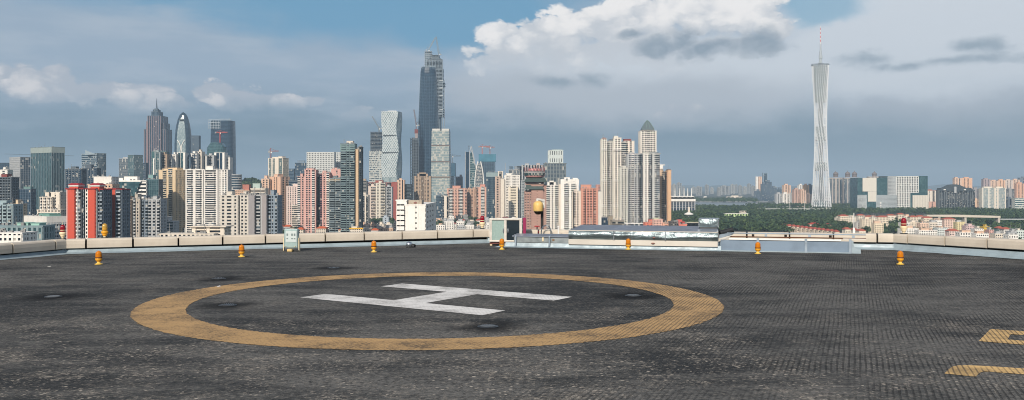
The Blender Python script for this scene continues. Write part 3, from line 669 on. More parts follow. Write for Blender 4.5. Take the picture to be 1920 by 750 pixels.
def bld(name, label, cat, D, *vols, group=None):
    xm = sum(v['x0'] + v['x1'] for v in vols) / 2 / len(vols)
    t = thing(name, label, cat, ((xm - 960) / F * D, D, 0), 0, group)
    for v in vols: SEED[0] += 7; t['_'] = 0; vol(t, D, v, SEED[0])
    del t['_']; return t
def V(x0, x1, yt, pat, **k): return dict(x0=x0, x1=x1, yt=yt, pat=pat, **k)
APT, OFF, CON = 'apartment building', 'office building', 'building under construction'
at = 'apartment_tower'; ot = 'office_tower'
def mid(s, n): return ' '.join([s] * n)

# ---------------------------------------------------------------- far left group
bld(ot, 'blue-grey office block with sloping top at the very edge of the skyline', OFF, 2300, V(-14, 17, 305, 'c9', wall=STEELB, glass='navy', fh=4, hut=()))
bld(ot, 'pale gridded office tower with dark glass side, beyond the shaded apartment slab', OFF, 2000, V(18, 57, 294, 'p9', xs=38, th=42, side='c9', wall=LGR, sr=.3, fh=4, cell=3.4, glass='blue', hut=()))
bld(at, 'small white block with one dark opening, peeping over the dark apartment slab', APT, 1500, V(0, 14, 318, 'w3 o3 w3', wall=WHT_))
bld(at, 'apartment slab with cloud shade painted into its grey walls, red pavilion on its roof', APT, 1000, V(-22, 21, 332, mid('w1 o3', 8) + ' w1', wall=DGR, sr=.4, hut=((.5, .76, 3.0, (128, 62, 58)),)))  # cloud shade on this slab is put into its wall colour
bld(ot, 'blue-grey glass block standing between the gridded tower and the big finned tower', OFF, 1350, V(24, 57, 354, 'c9', wall=(110, 128, 142), glass='navy', fh=3.6, hut=((.55, .95, 3, (104, 134, 130)),)))
bld(at, 'narrow beige slab in front of the blue-grey glass block', APT, 1000, V(23, 36, 382, 'o8', wall=BGE, sr=.5))
bld(at, 'teal-grey block with stacked balconies and a pale end wall', APT, 800, V(-16, 24, 383, 'w6 b3 w1 b3 w1 b3 w1', wall=(150, 168, 172), sr=.45))
bld(ot, 'big dark glass tower with vertical fins and a pale top band', OFF, 1500, V(58, 121, 275, mid('w.35 g2', 13) + ' w.35', xs=97, th=34, wall=(112, 128, 134), side=mid('w.35 g2', 8) + ' w.35', fh=4, ch=4, cell=2, sr=.16, glass='teal', lit=.02, band=9, bandc=(150, 162, 158), hut=()))
bld(at, 'pinkish white stepped apartment block in front of the finned glass tower', APT, 900, V(75, 97, 369, mid('w1 b2.4 w1 o1.4', 3), wall=CRM, bal=WHT_), V(96, 112, 360, 'w3 o1 w3', wall=CRM, dd=4, hut=()), V(70, 113, 393, mid('w1 o2', 7), wall=CRM, dd=-3, hut=()))
bld('office_block', 'white flat-roofed office block with dark window rows, left of the red tower', OFF, 850, V(46, 126, 406, 'w1 o9 w1', xs=88, th=38, wall=WHT_, side=mid('w.5 o2.2', 7), sp=(176, 184, 188), sr=.5, fh=3.5, band=5, glass='navy', hut=((.5, .95, 2.2, (110, 150, 140)),)))
bld('office_block', 'long low teal-glazed block at the foot of the white office block', OFF, 620, V(-25, 80, 423, 'p9', wall=(128, 148, 152), sr=.25, cell=3.4, glass='teal', fh=4.2, hut=((.5, .7, 1.5, (150, 190, 176)), (.75, .9, 1.4, (150, 190, 176)))))
bld('office_block', 'low white wall with a row of small square windows, lowest of the blocks', OFF, 520, V(-20, 41, 436, 'p9', wall=PWHITE, sr=.5, cell=2.6, hut=()))
bld(at, 'dark shaded apartment tower behind the red tower, wider of two', APT, 1300, V(122, 152, 317, mid('w1 o2 v1', 5), wall=DGR, sp=(80, 92, 102), glass='navy'))  # shade on this and the next tower is put into their wall colours
bld(at, 'dark shaded apartment tower behind the red tower, under the logo tower', APT, 1450, V(151, 181, 315, mid('w1 o2 v1', 5), wall=(86, 96, 106), glass='navy'))
tw = bld(ot, 'twin-slab glass office tower with slanted top and a white disc', OFF, 1900, V(153, 199, 287, 'w1 o9', xs=182, th=36, wall=(142, 158, 166), sp=(150, 164, 172), side='c9', fh=4, sr=.35, glass='blue', hut=()))
Dw = 1896
m = MB(); X0 = (153 - 960) / F * Dw - tw.location.x; X1 = (178 - 960) / F * Dw - tw.location.x
m.poly([(X0, 12, 140), (X1, -2, 140), (X0, 12, 150), (X1, -2, 141)], [(0, 1, 3, 2)]); m.build('slanted_screen', wallmat((150, 164, 172)), tw)
MB().lathe([(3.2, -.3), (3.2, .3)], 20).build('logo_disc', wallmat(PWHITE), tw, (0, 0, 0)); tw.children[-1].rotation_euler = (R(90), 0, R(-36)); tw.children[-1].location = ((158.5 - 960) / F * 1896 - tw.location.x, 12.2, CZ - (290.5 - HY) / F * 1896)
bld(at, 'cream stepped block with a white penthouse, rising behind the red tower roof', APT, 900, V(165, 210, 345, mid('w1 o1.2', 7) + ' w1', wall=PCH, hut=()), V(176, 209, 331, 'w9', wall=WHT_, dd=5, hut=()))
# red tower
rt_ = bld(at, 'red apartment tower with white trim, grey balcony bays and red roof pavilions', APT, 710,
    V(125, 140, 353, 'w9', wall=REDW, grime=.08, cap=.9, roofc=(150, 40, 44), hut=(), clutter=False, sr=.5),
    V(140.3, 145.5, 353, 'w.4 o1 w.4', wall=PWHITE, dd=1, hut=(), clutter=False, roofc=(150, 40, 44)), V(145.8, 156, 353, 'w.3 b4 w.3 v2', wall=(150, 156, 160), bal=(160, 166, 170), dd=2, hut=(), clutter=False, roofc=(150, 40, 44)),
    V(156.2, 160.2, 354, 'g1', dd=5, hut=(), clutter=False), V(160.4, 165.2, 353, 'w.4 o1 w.4', wall=PWHITE, dd=1, hut=(), clutter=False, roofc=(150, 40, 44)),
    V(165.4, 178, 353, 'w9', wall=REDW, grime=.08, cap=.9, roofc=(150, 40, 44), hut=(), clutter=False), V(178.2, 180, 353, 'w1', wall=PWHITE, dd=1, hut=(), clutter=False),
    V(180.2, 192.5, 354, 'v1 b3 w.3 b3', wall=(96, 108, 120), bal=(150, 160, 168), dd=4, hut=(), clutter=False, roofc=(150, 40, 44)), V(193, 205, 353.5, 'o3 w1', wall=(190, 66, 50), dd=30, hut=(), clutter=False, roofc=(150, 40, 44)),
    V(205.2, 216.5, 353, 'w9', wall=REDW, grime=.08, dd=29, cap=.9, roofc=(150, 40, 44), hut=(), clutter=False), V(217, 228, 354, 'w.4 b3 w.4', wall=(110, 122, 132), bal=(170, 178, 184), dd=22, hut=(), clutter=False, roofc=(150, 40, 44)))
for x0, x1 in ((134.5, 153.5), (174, 193)):
    k = 718 / F; X0 = (x0 - 960) * k - rt_.location.x; X1 = (x1 - 960) * k - rt_.location.x; zt = CZ - (350.5 - HY) * k
    pav = MB().box(X0 + .6, X1 - .6, 3, 12, zt - 4, zt + .4).build('roof_pavilion', wallmat(REDW, .8, .1), rt_); MB().box(X0, X1, 2.2, 12.8, zt + .4, zt + 1.5).build('white_cornice', wallmat(PWHITE), pav)
    MB().loft([[(X0 - .4, 1.8, zt + 1.5), (X1 + .4, 1.8, zt + 1.5), (X1 + .4, 13.2, zt + 1.5), (X0 - .4, 13.2, zt + 1.5)], [(X0 + 1.4, 4, zt + 3), (X1 - 1.4, 4, zt + 3), (X1 - 1.4, 11, zt + 3), (X0 + 1.4, 11, zt + 3)]]).build('pavilion_roof', wallmat((150, 34, 44)), pav)
k = 709 / F; MB().box((124.4 - 960) * k - rt_.location.x, (125.6 - 960) * k - rt_.location.x, -.6, 0, 0, 72).build('corner_trim', wallmat(PWHITE), rt_)
# striped office with glass wedge
o = bld('office_block', 'white striped office block with an upside-down dark glass wedge in its middle', OFF, 1250, V(209, 274, 338, 'h9'.replace('h', 'o'), wall=PWHITE, sr=.5, fh=5.2, glass='black', hut=((.1, .3, 3, None), (.34, .72, 5, None)), lit=0), V(274.3, 297, 336, 'c9', wall=(96, 120, 128), dd=4, glass='teal', hut=((.1, .5, 6, (128, 160, 158)),)))
k = 1247 / F; q = lambda px: (px - 960) * k - o.location.x; zz = lambda py: CZ - (py - HY) * k
MB().loft([[(q(a), y_, zz(b_)) for a, b_ in ((230, 368), (253, 368), (263, 341), (220, 341))] for y_ in (-3.2, 0)]).build('glass_wedge', glassmat('teal', 3, 3), o)
MB().box(q(219), q(264), -3.4, 0, zz(340.8), zz(338.5)).build('wedge_cornice', wallmat(PWHITE), o)
bld(ot, 'pale glass office tower beside a taller dark twin', OFF, 2200, V(223, 240, 297, 'c9', wall=LGR, glass='grey', fh=4, hut=((.4, .9, 3, None),)))
bld(ot, 'glass office tower with pale front and dark side, next to the spired tower', OFF, 2150, V(240, 268, 290, 'c9', xs=251, th=30, wall=(140, 158, 162), side='c9', glass='teal', fh=4, hut=()))
bld(ot, 'narrow dark slab tucked against the spired tower', OFF, 2300, V(266, 273, 305, 'o4', wall=DGR, glass='navy', fh=4, hut=()))
bld(at, 'grey shaded apartment complex with stacked round balconies, right of the red tower', APT, 850,
    V(228, 245, 374, 'w1 b2 v.8 w1 o1', wall=TAN, bal=LGR), V(245.5, 262, 373, 'v1 w1 b2 w1 o1 w1', wall=(186, 176, 162), bal=LGR, dd=3), V(262.5, 278, 374, 'v1 b2 w1 b2', wall=(110, 122, 134), bal=(130, 142, 152), dd=7), V(278.5, 300, 373, 'b2 w1 b2 w1 b2', wall=LGR, bal=(176, 178, 178), dd=2))  # third bay's blue-grey walls have its shade put into the colour
bld(at, 'beige apartment tower with curved roof screen and dark side wall', APT, 1300, V(298, 349, 318, 'w2 b2 w1 b2 w1.4', xs=329, th=30, wall=(218, 194, 158), bal=(200, 186, 160), side=mid('w1 o1', 8), sp=(200, 180, 150), hut=((.42, .98, 2.6, None), (.1, .5, 1.4, None))))
bld('office_block', 'low pale block with teal glazing at the foot of the beige apartment tower', OFF, 900, V(299, 324, 415, 'o9', wall=LGR, sr=.5, glass='teal'))
bld('hall', 'low white hall with wide flat roof below the white apartment slab', 'hall', 720, V(300, 400, 438, 'p9', wall=CRM, cell=3.5, hut=()), V(360, 420, 424, 'w1 o3 w1 o3 w1', wall=CRM, dd=10, cap=2.2, hut=()))
# striped residential row in front of the landmark trio
for i, (x0, x1, yt, lb) in enumerate([(290, 300, 285, 'green-netted narrow tower beside the spired tower'), (300.5, 313, 289, 'tan striped tower in the residential row below the spired tower'), (314, 322, 298, 'short grey tower in the residential row'), (323, 330, 289, 'slim white-framed tower in the residential row below the bullet tower'),
        (331, 347, 286, 'white portal-topped tower right under the bullet tower'), (348, 357, 294, 'dark glazed tower in the residential row right of the bullet tower'), (358, 369, 287, 'white-topped slim tower below the dark slab'), (371, 378, 284, 'pale pinkish tower in the residential row, tallest of its pair'), (378.5, 387, 292, 'white-striped tower beside the pale pinkish one'),
        (388, 401, 291, 'grey and white tower in front of the teal round-topped block'), (402, 421, 286, 'white portal-framed tower with dark glass middle, below the teal block'), (422, 431, 295, 'last slim white tower of the residential row')]):
    pt = ['w1 c3 w1', 'w1.2 o1 v.6 o1 w1', 'w1 o2 v1 o2', 'w1 o1.4 w1'][i % 4]
    if i in (4, 10): pt = 'W1.4 g2 w.3 g2 W1.4'
    bld(at, lb, APT, 1700 + 12 * i, V(x0, x1, yt, pt, wall=[(150, 160, 160), TAN, LGR, WHT_, PWHITE, STEELB, WHT_, CRM, PWHITE, LGR, PWHITE, WHT_][i], glass=['teal', 'dark', 'navy', 'dark'][i % 4], sr=.4, dep=18, cap=.8, hut=() if i in (4, 10) else ((.2, .6, 3.5, None),), clutter=False), group='residential row below the landmark towers')
bld('construction_block', 'unfinished block wrapped in green netting below the spired tower', CON, 1900, V(284, 312, 284, 'o9', wall=(94, 120, 118), sp=(60, 104, 104), fh=4, sr=.6, glass='teal', hut=(), clutter=False), V(287, 300, 297, 'w1 c5 w1', wall=PWHITE, glass='blue', dd=-8, hut=(), clutter=False))
bld(at, 'white apartment slab with deep balconies and a rooftop block', APT, 1250, V(348, 382, 317, 'w1 o1 b3 o1 w2 o1 b3 o1 w1 v.5', wall=WHT_, bal=PWHITE, hut=()), V(382, 408, 318, 'w1 o1 b5 o1 w1', wall=WHT_, bal=PWHITE, dd=-2, hut=((.1, .6, 5.0, None),)), V(408, 427, 318, 'v.6 w1 o.8 w1.6 o1 w1 b1.2 w1', wall=WHT_, bal=PWHITE, hut=()))
bld(at, 'grey-white apartment complex with dark slots and blank grey panels, behind the parapet', APT, 800,
    V(413, 446, 366, 'w1 o1.2 w1.4 o2.4 w1.6 o1 w.8', wall=(206, 200, 188), sr=.5), V(446, 450, 367, 'g1', dd=10, hut=()), V(450, 466, 365, 'w1 o1.4 w1.2 o1.4 w1.2', wall=(206, 200, 188), sr=.5, dd=1), V(466, 477, 366, 'w9', wall=(150, 146, 146), dd=0, hut=()), V(477.3, 481, 367, 'g1', dd=7, hut=()),
    V(481, 491, 366, 'b2 w.6', wall=LGR, dd=3, hut=()), V(491, 499, 366, 'w9', wall=(156, 150, 148), dd=0, hut=()), V(499.3, 520, 366, 'v1 b2 w.5 o1 w1 b1.5', wall=(132, 146, 158), bal=(150, 162, 172), dd=5))  # last wing's bluish walls have its shade put into the colour
bld(at, 'peach block with small square pavilion, showing above the grey-white complex', APT, 1150, V(441, 467, 356, 'p9', wall=PCH, hut=((.48, .95, 6.5, (176, 116, 102)),)))
bld(at, 'cream block with teal pergola roof, beside the peach pavilion block', APT, 1150, V(470, 497, 353, 'o9', wall=CRM, hut=((.1, .6, 6, (170, 186, 178)),)))
# banded round tower
def loft_tower(name, label, cat, D, poly, H, parts, gl, fh, zlo=None, th=.5, out=.25, ringmat=None, group=None):
    """poly(z)->[(x,y)] outline in metres about the tower axis; glass body with a projecting ring at every floor"""
    t = thing(name, label, cat, (parts, D, 0), 0, group); n = 26
    MB().loft([[(x, y, H * i / n) for x, y in poly(H * i / n)] for i in range(n + 1)]).build('glazing', gl, t)
    if ringmat:
        m = MB(); z = zlo or 0
        while z < H - .2:
            pg = np.array(poly(z)); c = pg.mean(0); d = pg - c; r = np.linalg.norm(d, axis=1, keepdims=True); og = c + d * (1 + out / np.maximum(r, .1))
            m.loft([[(x, y, zq) for x, y in og] for zq in (z, z + th)]); z += fh
        m.build('floor_edge', ringmat, t, kind='stuff')
    return t
ell = lambda a, b, n=20, p=2.0: [(a * math.copysign(abs(math.cos(q)) ** (2 / p), math.cos(q)), b * math.copysign(abs(math.sin(q)) ** (2 / p), math.sin(q))) for q in [2 * math.pi * i / n for i in range(n)]]
wx = lambda px, D: (px - 960) / F * D
hz = lambda py, D: CZ - (py - HY) / F * D
loft_tower('office_tower', 'curved office block banded in blue glass and white, beside the white apartment slab', OFF, 1500, lambda z: ell(11.5, 9), hz(328, 1500), wx(440, 1500), glassmat('blue', 3, 4), 4.0, 40, 1.5, .4, wallmat(LGR))
# landmark: spired stepped tower
D = 3200; t = thing('spired_tower', 'tall pinkish stepped skyscraper with a dark crown and needle spire', 'skyscraper', (wx(290.5, D), D, 0)); px1 = D / F
PKG = (120, 108, 112)
def stepped(t, half, dep, z0, z1, y0, wall, glass, n, fh=4.2):
    mb = MB(); MB().box(-half, half, y0, y0 + dep, z0, z1).build('glazing', glassmat(glass, 3, fh, lit=.02), t)
    for i in range(n + 1): x = -half + 2 * half * i / n; mb.box(x - half / n * .42, x + half / n * .42, y0 - .9, y0, z0, z1)
    for i in range(5): y = y0 + dep * i / 4; mb.box(half, half + .9, y - 1.5, y + 1.5, z0, z1); mb.box(-half - .9, -half, y - 1.5, y + 1.5, z0, z1)
    mb.build('pier', wallmat(wall), t, kind='stuff'); MB().box(-half - .9, half + .9, y0 - .9, y0 + dep, z1, z1 + 2).build('setback_roof', wallmat(DGR), t)
stepped(t, 19.5 * px1, 60, 0, hz(243, D), 0, PKG, 'navy', 12); stepped(t, 16 * px1, 52, hz(243, D), hz(231, D), 4, (112, 106, 110), 'navy', 10)
stepped(t, 12 * px1, 66, 0, hz(218, D), -6, (130, 114, 116), 'navy', 7); stepped(t, 6.2 * px1, 40, hz(218, D), hz(210, D), 0, STEELB, 'navy', 5)
MB().box(-14.5 * px1, -11 * px1, -8, 30, 0, hz(228, D)).build('corner_shaft', wallmat((130, 108, 108)), t)
stepped(t, 4 * px1, 26, hz(210, D), hz(206, D), 4, STEELB, 'navy', 4); MB().box(-2.6 * px1, 2.6 * px1, 8, 24, hz(206, D), hz(203, D)).build('lantern', wallmat(STEELB), t)
MB().tube((0, 16, hz(203, D)), (0, 16, hz(184, D)), 2.6, .7, 8).build('spire', plain('dark_spire', (60, 72, 84), .5, .4), t)
# landmark: bullet tower
D = 3050; k = D / F; Hb = hz(210, D)
def bul(z, g=1.0):
    f = z / Hb; w = 15.6 * k * (1 - max(0, (f - .6) / .4) ** 2.3) ** .5 if f < .999 else .6
    return ell(max(w * g, .5), max(w * .62 * g, .4), 28, 2.6)
t = loft_tower('bullet_tower', 'bullet-shaped dark glass skyscraper with a pale curved centre panel', 'skyscraper', D, bul, Hb, wx(343.5, D), glassmat('navy', 3, 4.2, .12, 0), 4.2, 100, .8, .3, wallmat((62, 84, 96), .4))
m = MB(); n = 30; z0, z1 = hz(330, D), hz(220, D); hw_ = lambda f: 8.2 * k * (1 - max(0, (f - .55) / .45) ** 2.2) ** .6
vs = []
for i in range(n + 1):
    f = i / n; z = z0 + (z1 - z0) * f; yb = min(p[1] for p in bul(z)); w = max(.4, hw_(f * .995)); vs += [(-w, yb - 1.6, z), (w, yb - 1.6, z), (-w, yb + 3, z), (w, yb + 3, z)]
MB().poly(vs, [q for i in range(n) for q in ((4 * i, 4 * i + 1, 4 * i + 5, 4 * i + 4), (4 * i + 2, 4 * i, 4 * i + 4, 4 * i + 6), (4 * i + 1, 4 * i + 3, 4 * i + 7, 4 * i + 5))]).build('centre_panel', glassmat('pale', 3, 4.2, .2, 0), t)
yb = min(p[1] for p in bul(hz(280, D))) - 2.6; yq = lambda py: hz(py, D)
m = MB()
for s in (-1, 1):
    pts = [(s * (7 - 6.2 * math.sin(math.pi * i / 12) ** .8) * k, yb, yq(263 + i * 2.6)) for i in range(13)]; m.path(pts, 1.5, 5)
m.build('hourglass_brace', wallmat(PWHITE), t)
MB().box(-3.5 * k, 3.5 * k, yb, yb + 6, yq(226), yq(224.5)).build('sky_bridge', plain('dark_bridge', (40, 48, 54)), t)
bld(ot, 'slim dark slab with one column of lit windows, behind the bullet tower', OFF, 3000, V(358, 373, 254, 'w2 o2 w5', wall=(70, 86, 100), glass='grey', fh=4, sr=.4, hut=(), clutter=False))
D = 2900; t = loft_tower('dark_glass_tower', 'dark curved glass skyscraper with an unfinished steel crown', 'skyscraper', D, lambda z: ell((22.5 - 2.2 * (z / 290) ** 2) * D / F, 30, 24, 3.6), hz(227, D), wx(418.5, D), glassmat('navy', 3, 4.2, .14, 0), 4.2, 100, .7, .3, wallmat((62, 84, 104), .4))
m = MB(); k = D / F
for q in np.linspace(-21, 0, 8): m.box(q * k - .5, q * k + .5, -31, -30, hz(243, D), hz(226, D))
for py in (226, 231, 236, 241): m.box(-21.5 * k, 0, -31.2, -30, hz(py, D) - .8, hz(py, D) + .8)
for q in range(14): m.box((q * 1.6 - 2) * k, (q * 1.6 - 1.4) * k, -24, -23, hz(227, D), hz(225 - (q % 3), D))
m.build('steel_crown', plain('pale_steel', (156, 166, 172), .5, .3), t)
D = 2500; loft_tower('teal_block', 'teal stepped block with rounded top in front of the dark curved skyscraper', OFF, D, lambda z: ell((17.5 - (3 if z > hz(276, D) else 0) - (4 if z > hz(272, D) else 0)) * D / F, 20, 18, 3), hz(268, D), wx(407, D), glassmat('teal', 3, 4, .14, 0), 4.0, 80, .8, .3, wallmat((80, 118, 122), .5))
# ---------------------------------------------------------------- centre-left
bld(ot, 'office tower with a white vertical core between green glass strips', OFF, 1900, V(503, 541, 296, 'w.6 c2 w1 c2 W3 c2.6 w.5', xs=530, th=24, wall=CRM, side='c9', glass='green', fh=4, hut=((.2, .6, 2, None), (.62, .9, 3, None))))
bld(ot, 'small blue-grey block behind the white-cored office tower', OFF, 2600, V(541, 551, 316, 'o4', wall=STEELB, glass='navy', fh=4, hut=()))
bld(ot, 'blue-grey glass block with pale top edge, behind the pink tower', OFF, 2600, V(553, 575, 305, 'c9', wall=(110, 130, 146), glass='navy', fh=4, hut=((.2, .8, 6, (120, 136, 150)),)))
bld(at, 'orange-peach apartment tower with dark shaded side', APT, 1500, V(490, 506, 335, 'w1 o1 w1 o1 w1 v.4', wall=PCH, dd=2), V(505, 543, 331, 'w3 o.6 w1 v.5 w2', xs=526, th=26, wall=(216, 178, 152), side='w1 o1 w1 o1 w1'))
bld('office_block', 'dark barrel-roofed low block in the gap behind the orange-peach tower', OFF, 1500, V(541, 566, 338, 'o9', wall=(90, 104, 114), glass='navy', hut=()))
bld(at, 'pale pink apartment slab with thin vertical stripes', APT, 1450, V(537, 566, 349, mid('w1.2 o.8', 6) + ' w1', wall=(216, 196, 186), hut=((.4, .95, 3.5, None),)), V(547, 560, 385, 'o3', wall=CRM, dd=-6, hut=()))
bld(at, 'pink apartment tower with white balconies and stepped pink crown', APT, 1250, V(558, 572, 331, 'b2 w1 o1 w1', wall=PNK, bal=PWHITE, dd=3), V(571, 592, 318, 'w1 o1.2 w.6 o1.2 w1 b2 w.6', wall=(214, 170, 160), bal=PWHITE, hut=((.1, .8, 1.5, None),)), V(592, 604, 326, 'v2 o1', wall=(120, 82, 92), dd=8, hut=()), V(604, 617.5, 323, 'w1 o1 w1 b2', wall=PNK, bal=PWHITE, dd=2, hut=((.0, .5, 2, None),)), V(621, 639, 317, 'w3 o1 w2', wall=PNK, dd=14, hut=((.1, .7, 1.6, None),)))  # recess volume gets a darkened pink that paints in its shade
bld(at, 'grey glass-balconied block with a beige top, between pink and dark towers', APT, 1230, V(617, 640, 334, 'w.4 B4 w.4 B4 w.4', wall=(112, 124, 128), bal=(126, 140, 144), glass='dark', band=4, bandc=BGE))
bld(at, 'tall dark glass-balconied tower with a beige full-height pier', APT, 1200, V(638.5, 665, 269, 'w.4 B3.4 w.4 b1.6 w.4 B3.4', wall=(92, 106, 110), bal=(120, 140, 142), glass='dark', band=9, bandc=(118, 142, 142), hut=((.4, .85, 3.2, CRM),)), V(665.3, 667, 278, 'g1', dd=4, hut=()), V(667, 671.5, 280, 'w1', wall=(206, 178, 144), dd=0, hut=(), dep=14), V(671.7, 677, 275, 'c3', wall=(80, 92, 98), dd=2, glass='dark', hut=()))
bld(ot, 'broad white office block ruled by fine vertical fins', OFF, 1900, V(575, 626.5, 285, mid('w1 o1.1', 17) + ' w1', wall=(204, 206, 202), sr=.5, fh=4.2, glass='dark', hut=(), lit=0, band=0))
bld(ot, 'slim white office slab just beside the broad finned one', OFF, 1950, V(628, 641, 285, mid('w1 o1.1', 4) + ' w1', wall=(200, 204, 202), sr=.5, fh=4, hut=()))
bld(at, 'slim shaded slab with a pale stripe, right of the tall dark balconied tower', APT, 1600, V(677, 690, 366, 'v2 o2 W1.6 v1 o1', wall=CRM, sp=DGR), V(678, 687, 339, 'o3', wall=(150, 150, 146), dd=260, hut=((.3, .8, 4, TAN),)))  # dark spandrels carry the slab's shade in their colour
bld(at, 'brick-red wide apartment block with cream and orange stair piers', APT, 1950, V(690, 735, 342, mid('o2 v1 w.6', 5), wall=(150, 84, 74), sp=(108, 82, 80)), V(735, 744.5, 341, 'w1', wall=(156, 82, 72), dd=-1, hut=()), V(744.5, 758, 337, 'w1.4 o1 w1 v.8 w.8', wall=PCH, dd=1), V(758, 771, 345, 'v1 o2', wall=(84, 96, 104), dd=5, hut=()))
bld(at, 'twin-slab pale apartment block with pinkish and white piers', APT, 1800, V(690.5, 707, 349, 'w1.6 o.8 b2 o.8', wall=(212, 196, 182), bal=(206, 190, 176)), V(704.5, 722, 343, 'w1 o.8 w1.2 b2 o.8', wall=(216, 208, 192), dd=-3), V(722, 735, 350, 'w1.3 o.8 v.5 b2 w.8', wall=LGR, dd=2))
bld(at, 'tan tower with stepped crown, below the slender unfinished tower', APT, 2000, V(777, 807.5, 330, 'w1 o1 w1 o.6 w.4 v.3 w.4 v.3 w.4 v.3 w.4 o.6 w1 o1 w1', wall=TAN, hut=((.18, .82, 5, None), (.3, .7, 7.5, None))))
D = 520
wb = bld('white_block', 'plain white tenement with stacked balconies and a bluish shaded side', APT, D, V(760, 797, 383, 'w6 o.8 w5', wall=PWHITE, sr=.66, hut=(), clutter=False, side='w1.4 o2 w1.6 o2 w1.6 o2 w4', dep=70, ac=False), V(743.5, 761.5, 374.5, 'w1', wall=PWHITE, hut=(), dd=.8, dep=12, clutter=False, side='w1', ac=False))
k = D / F
for i in range(6):
    z = hz(382.5 + i * 9.7, D)
    b0 = MB().box(wx(744, D) - wb.location.x, wx(758.5, D) - wb.location.x, -2.0, 0, z - 2.9, z - .9); b0.box(wx(743.6, D) - wb.location.x, wx(759, D) - wb.location.x, -2.1, 0, z - 3.1, z - 2.9); b0 = b0.build('balcony', wallmat(PWHITE, .8, .3), wb)
    MB().box(wx(744.6, D) - wb.location.x, wx(758, D) - wb.location.x, -.3, -.01, z - .9, z - .05).build('balcony_shade', plain('opening_shade', (26, 30, 34)), b0)  # dark box painted in for the shade inside the balcony
    MB().box(wx(750.2, D) - wb.location.x, wx(752, D) - wb.location.x, -2.02, -1.9, z - .9, z - .3).build('balcony_post', wallmat(LGR), b0)
MB().box(wx(765, D) - wb.location.x, wx(790, D) - wb.location.x, 2, 14, hz(383, D), hz(375.5, D)).build('roof_shelter', wallmat((176, 164, 148), .9, .7, scale=.6), wb)
MB().box(wx(775, D) - wb.location.x, wx(781, D) - wb.location.x, 1.8, 2, hz(381.5, D), hz(379.5, D)).build('shelter_opening', plain('red_cloth', (120, 50, 46)), wb)
bld(at, 'grey gabled pair of narrow apartment slabs beside the white tenement', APT, 1700, V(818, 829, 366, 'c4', wall=(110, 128, 140), glass='blue', hut=((.2, .7, 3, None),)), V(829.5, 841, 367, 'o1 W1.5 v1', wall=CRM, sp=DGR, hut=((.3, .8, 2.5, DGR),)))
# ---------------------------------------------------------------- centre landmarks
D = 2680
t = bld('construction_tower', 'half-glazed tower with bare concrete floors stepping up to its top', CON, D, V(692, 716, 283, 'o7 w.5 o1.6', wall=(190, 196, 192), sr=.42, fh=5.4, glass='grey', hut=(), lit=.5, clutter=False), V(694.5, 715, 247, mid('w.3 g1', 8), wall=(92, 104, 114), dd=4, fh=5.2, glass='navy', hut=(), clutter=False))
m = MB(); k = D / F
for i in range(14): z = hz(283 - i * 2.6, D); m.box(wx(694 + (1 if i > 8 else 0), D) - t.location.x, wx(716, D) - t.location.x, 1, 8, z - .5, z + .5)
m.build('floor_slab', wallmat((120, 126, 130)), t, kind='stuff')
D = 2600; k = D / F; Hd = hz(209, D)
def dia(z):
    f = (CZ - z) / k + HY        # picture row of this level
    wv = lambda ph: 2.2 * math.sin((f - 208) / 122 * math.pi * 3 + ph)
    l, r, rr = -17 - wv(.5) * .6, 12.5 + wv(2.2), 17 + wv(.4) * .5
    return [(l * k, 0), (r * k, -3), (rr * k, 20), (rr * k, 40), (l * k, 44)]
t = thing('faceted_tower', 'white diamond-patterned tower with wavering edges', 'skyscraper', (wx(733, D), D, 0)); n = 40
MB().loft([[(x, y, Hd * i / n) for x, y in dia(Hd * i / n)] for i in range(n + 1)]).build('glazing', glassmat('pale', 6, 8, .2, .0), t)
m = MB(); rows = [hz(208 + i * 3.2, D) for i in range(40)]
for i, z in enumerate(rows[:-1]):
    pa, pb = dia(z), dia(rows[i + 1]); nn = 9
    for j in range(nn):
        for fr, to in (((j + .5 * (i % 2)) / nn, (j + .5 + .5 * (i % 2)) / nn), ((j + .5 * (i % 2)) / nn, (j - .5 + .5 * (i % 2)) / nn)):
            if max(fr, to) > 1 or min(fr, to) < 0: continue
            A_ = (pa[0][0] + (pa[1][0] - pa[0][0]) * fr, -3 * fr - .5, z); B2 = (pb[0][0] + (pb[1][0] - pb[0][0]) * to, -3 * to - .5, rows[i + 1]); m.tube(A_, B2, .75, n=4)
m.build('diagonal_rib', wallmat((206, 212, 212), .5, .05), t, kind='stuff')
m = MB()
for py in (254, 286): m.box(dia(hz(py, D))[0][0] + 2, dia(hz(py, D))[1][0] - 2, -4.2, 0, hz(py, D) - 1, hz(py, D) + 1.2)
m.build('plant_floor', plain('dark_louvre', (60, 70, 76)), t, kind='stuff'); MB().box(-6 * k, 9 * k, 8, 30, Hd, Hd + 3).build('roof_housing', wallmat(PWHITE), t)
D = 2700
def skeleton(name, label, D, x0, x1, yt, fh, ncol, dep, col=(120, 128, 134), coreglass='navy', zlo=60, extra=None):
    t = thing(name, label, CON, (wx((x0 + x1) / 2, D), D, 0)); w = wx(x1, D) - wx(x0, D); H = hz(yt, D)
    MB().box(-w * .3, w * .3, dep * .3, dep * .8, 0, H + 2).build('core', wallmat((92, 100, 106)), t)
    m = MB(); z = zlo
    while z < H: m.box(-w / 2, w / 2, 0, dep, z, z + .9); z += fh
    m.build('floor_slab', wallmat(col), t, kind='stuff'); m = MB()
    for i in range(ncol + 1):
        x = -w / 2 + w * i / ncol
        for y in (.2, dep - 1.4): m.box(x - .6, x + .6, y, y + 1.2, 0, H)
    m.build('column', wallmat(col), t, kind='stuff'); return t
t = skeleton('construction_tower', 'slender bare concrete tower skeleton beside the dark supertall', D, 769.5, 784.5, 259, 4.6, 5, 18, (104, 114, 122))
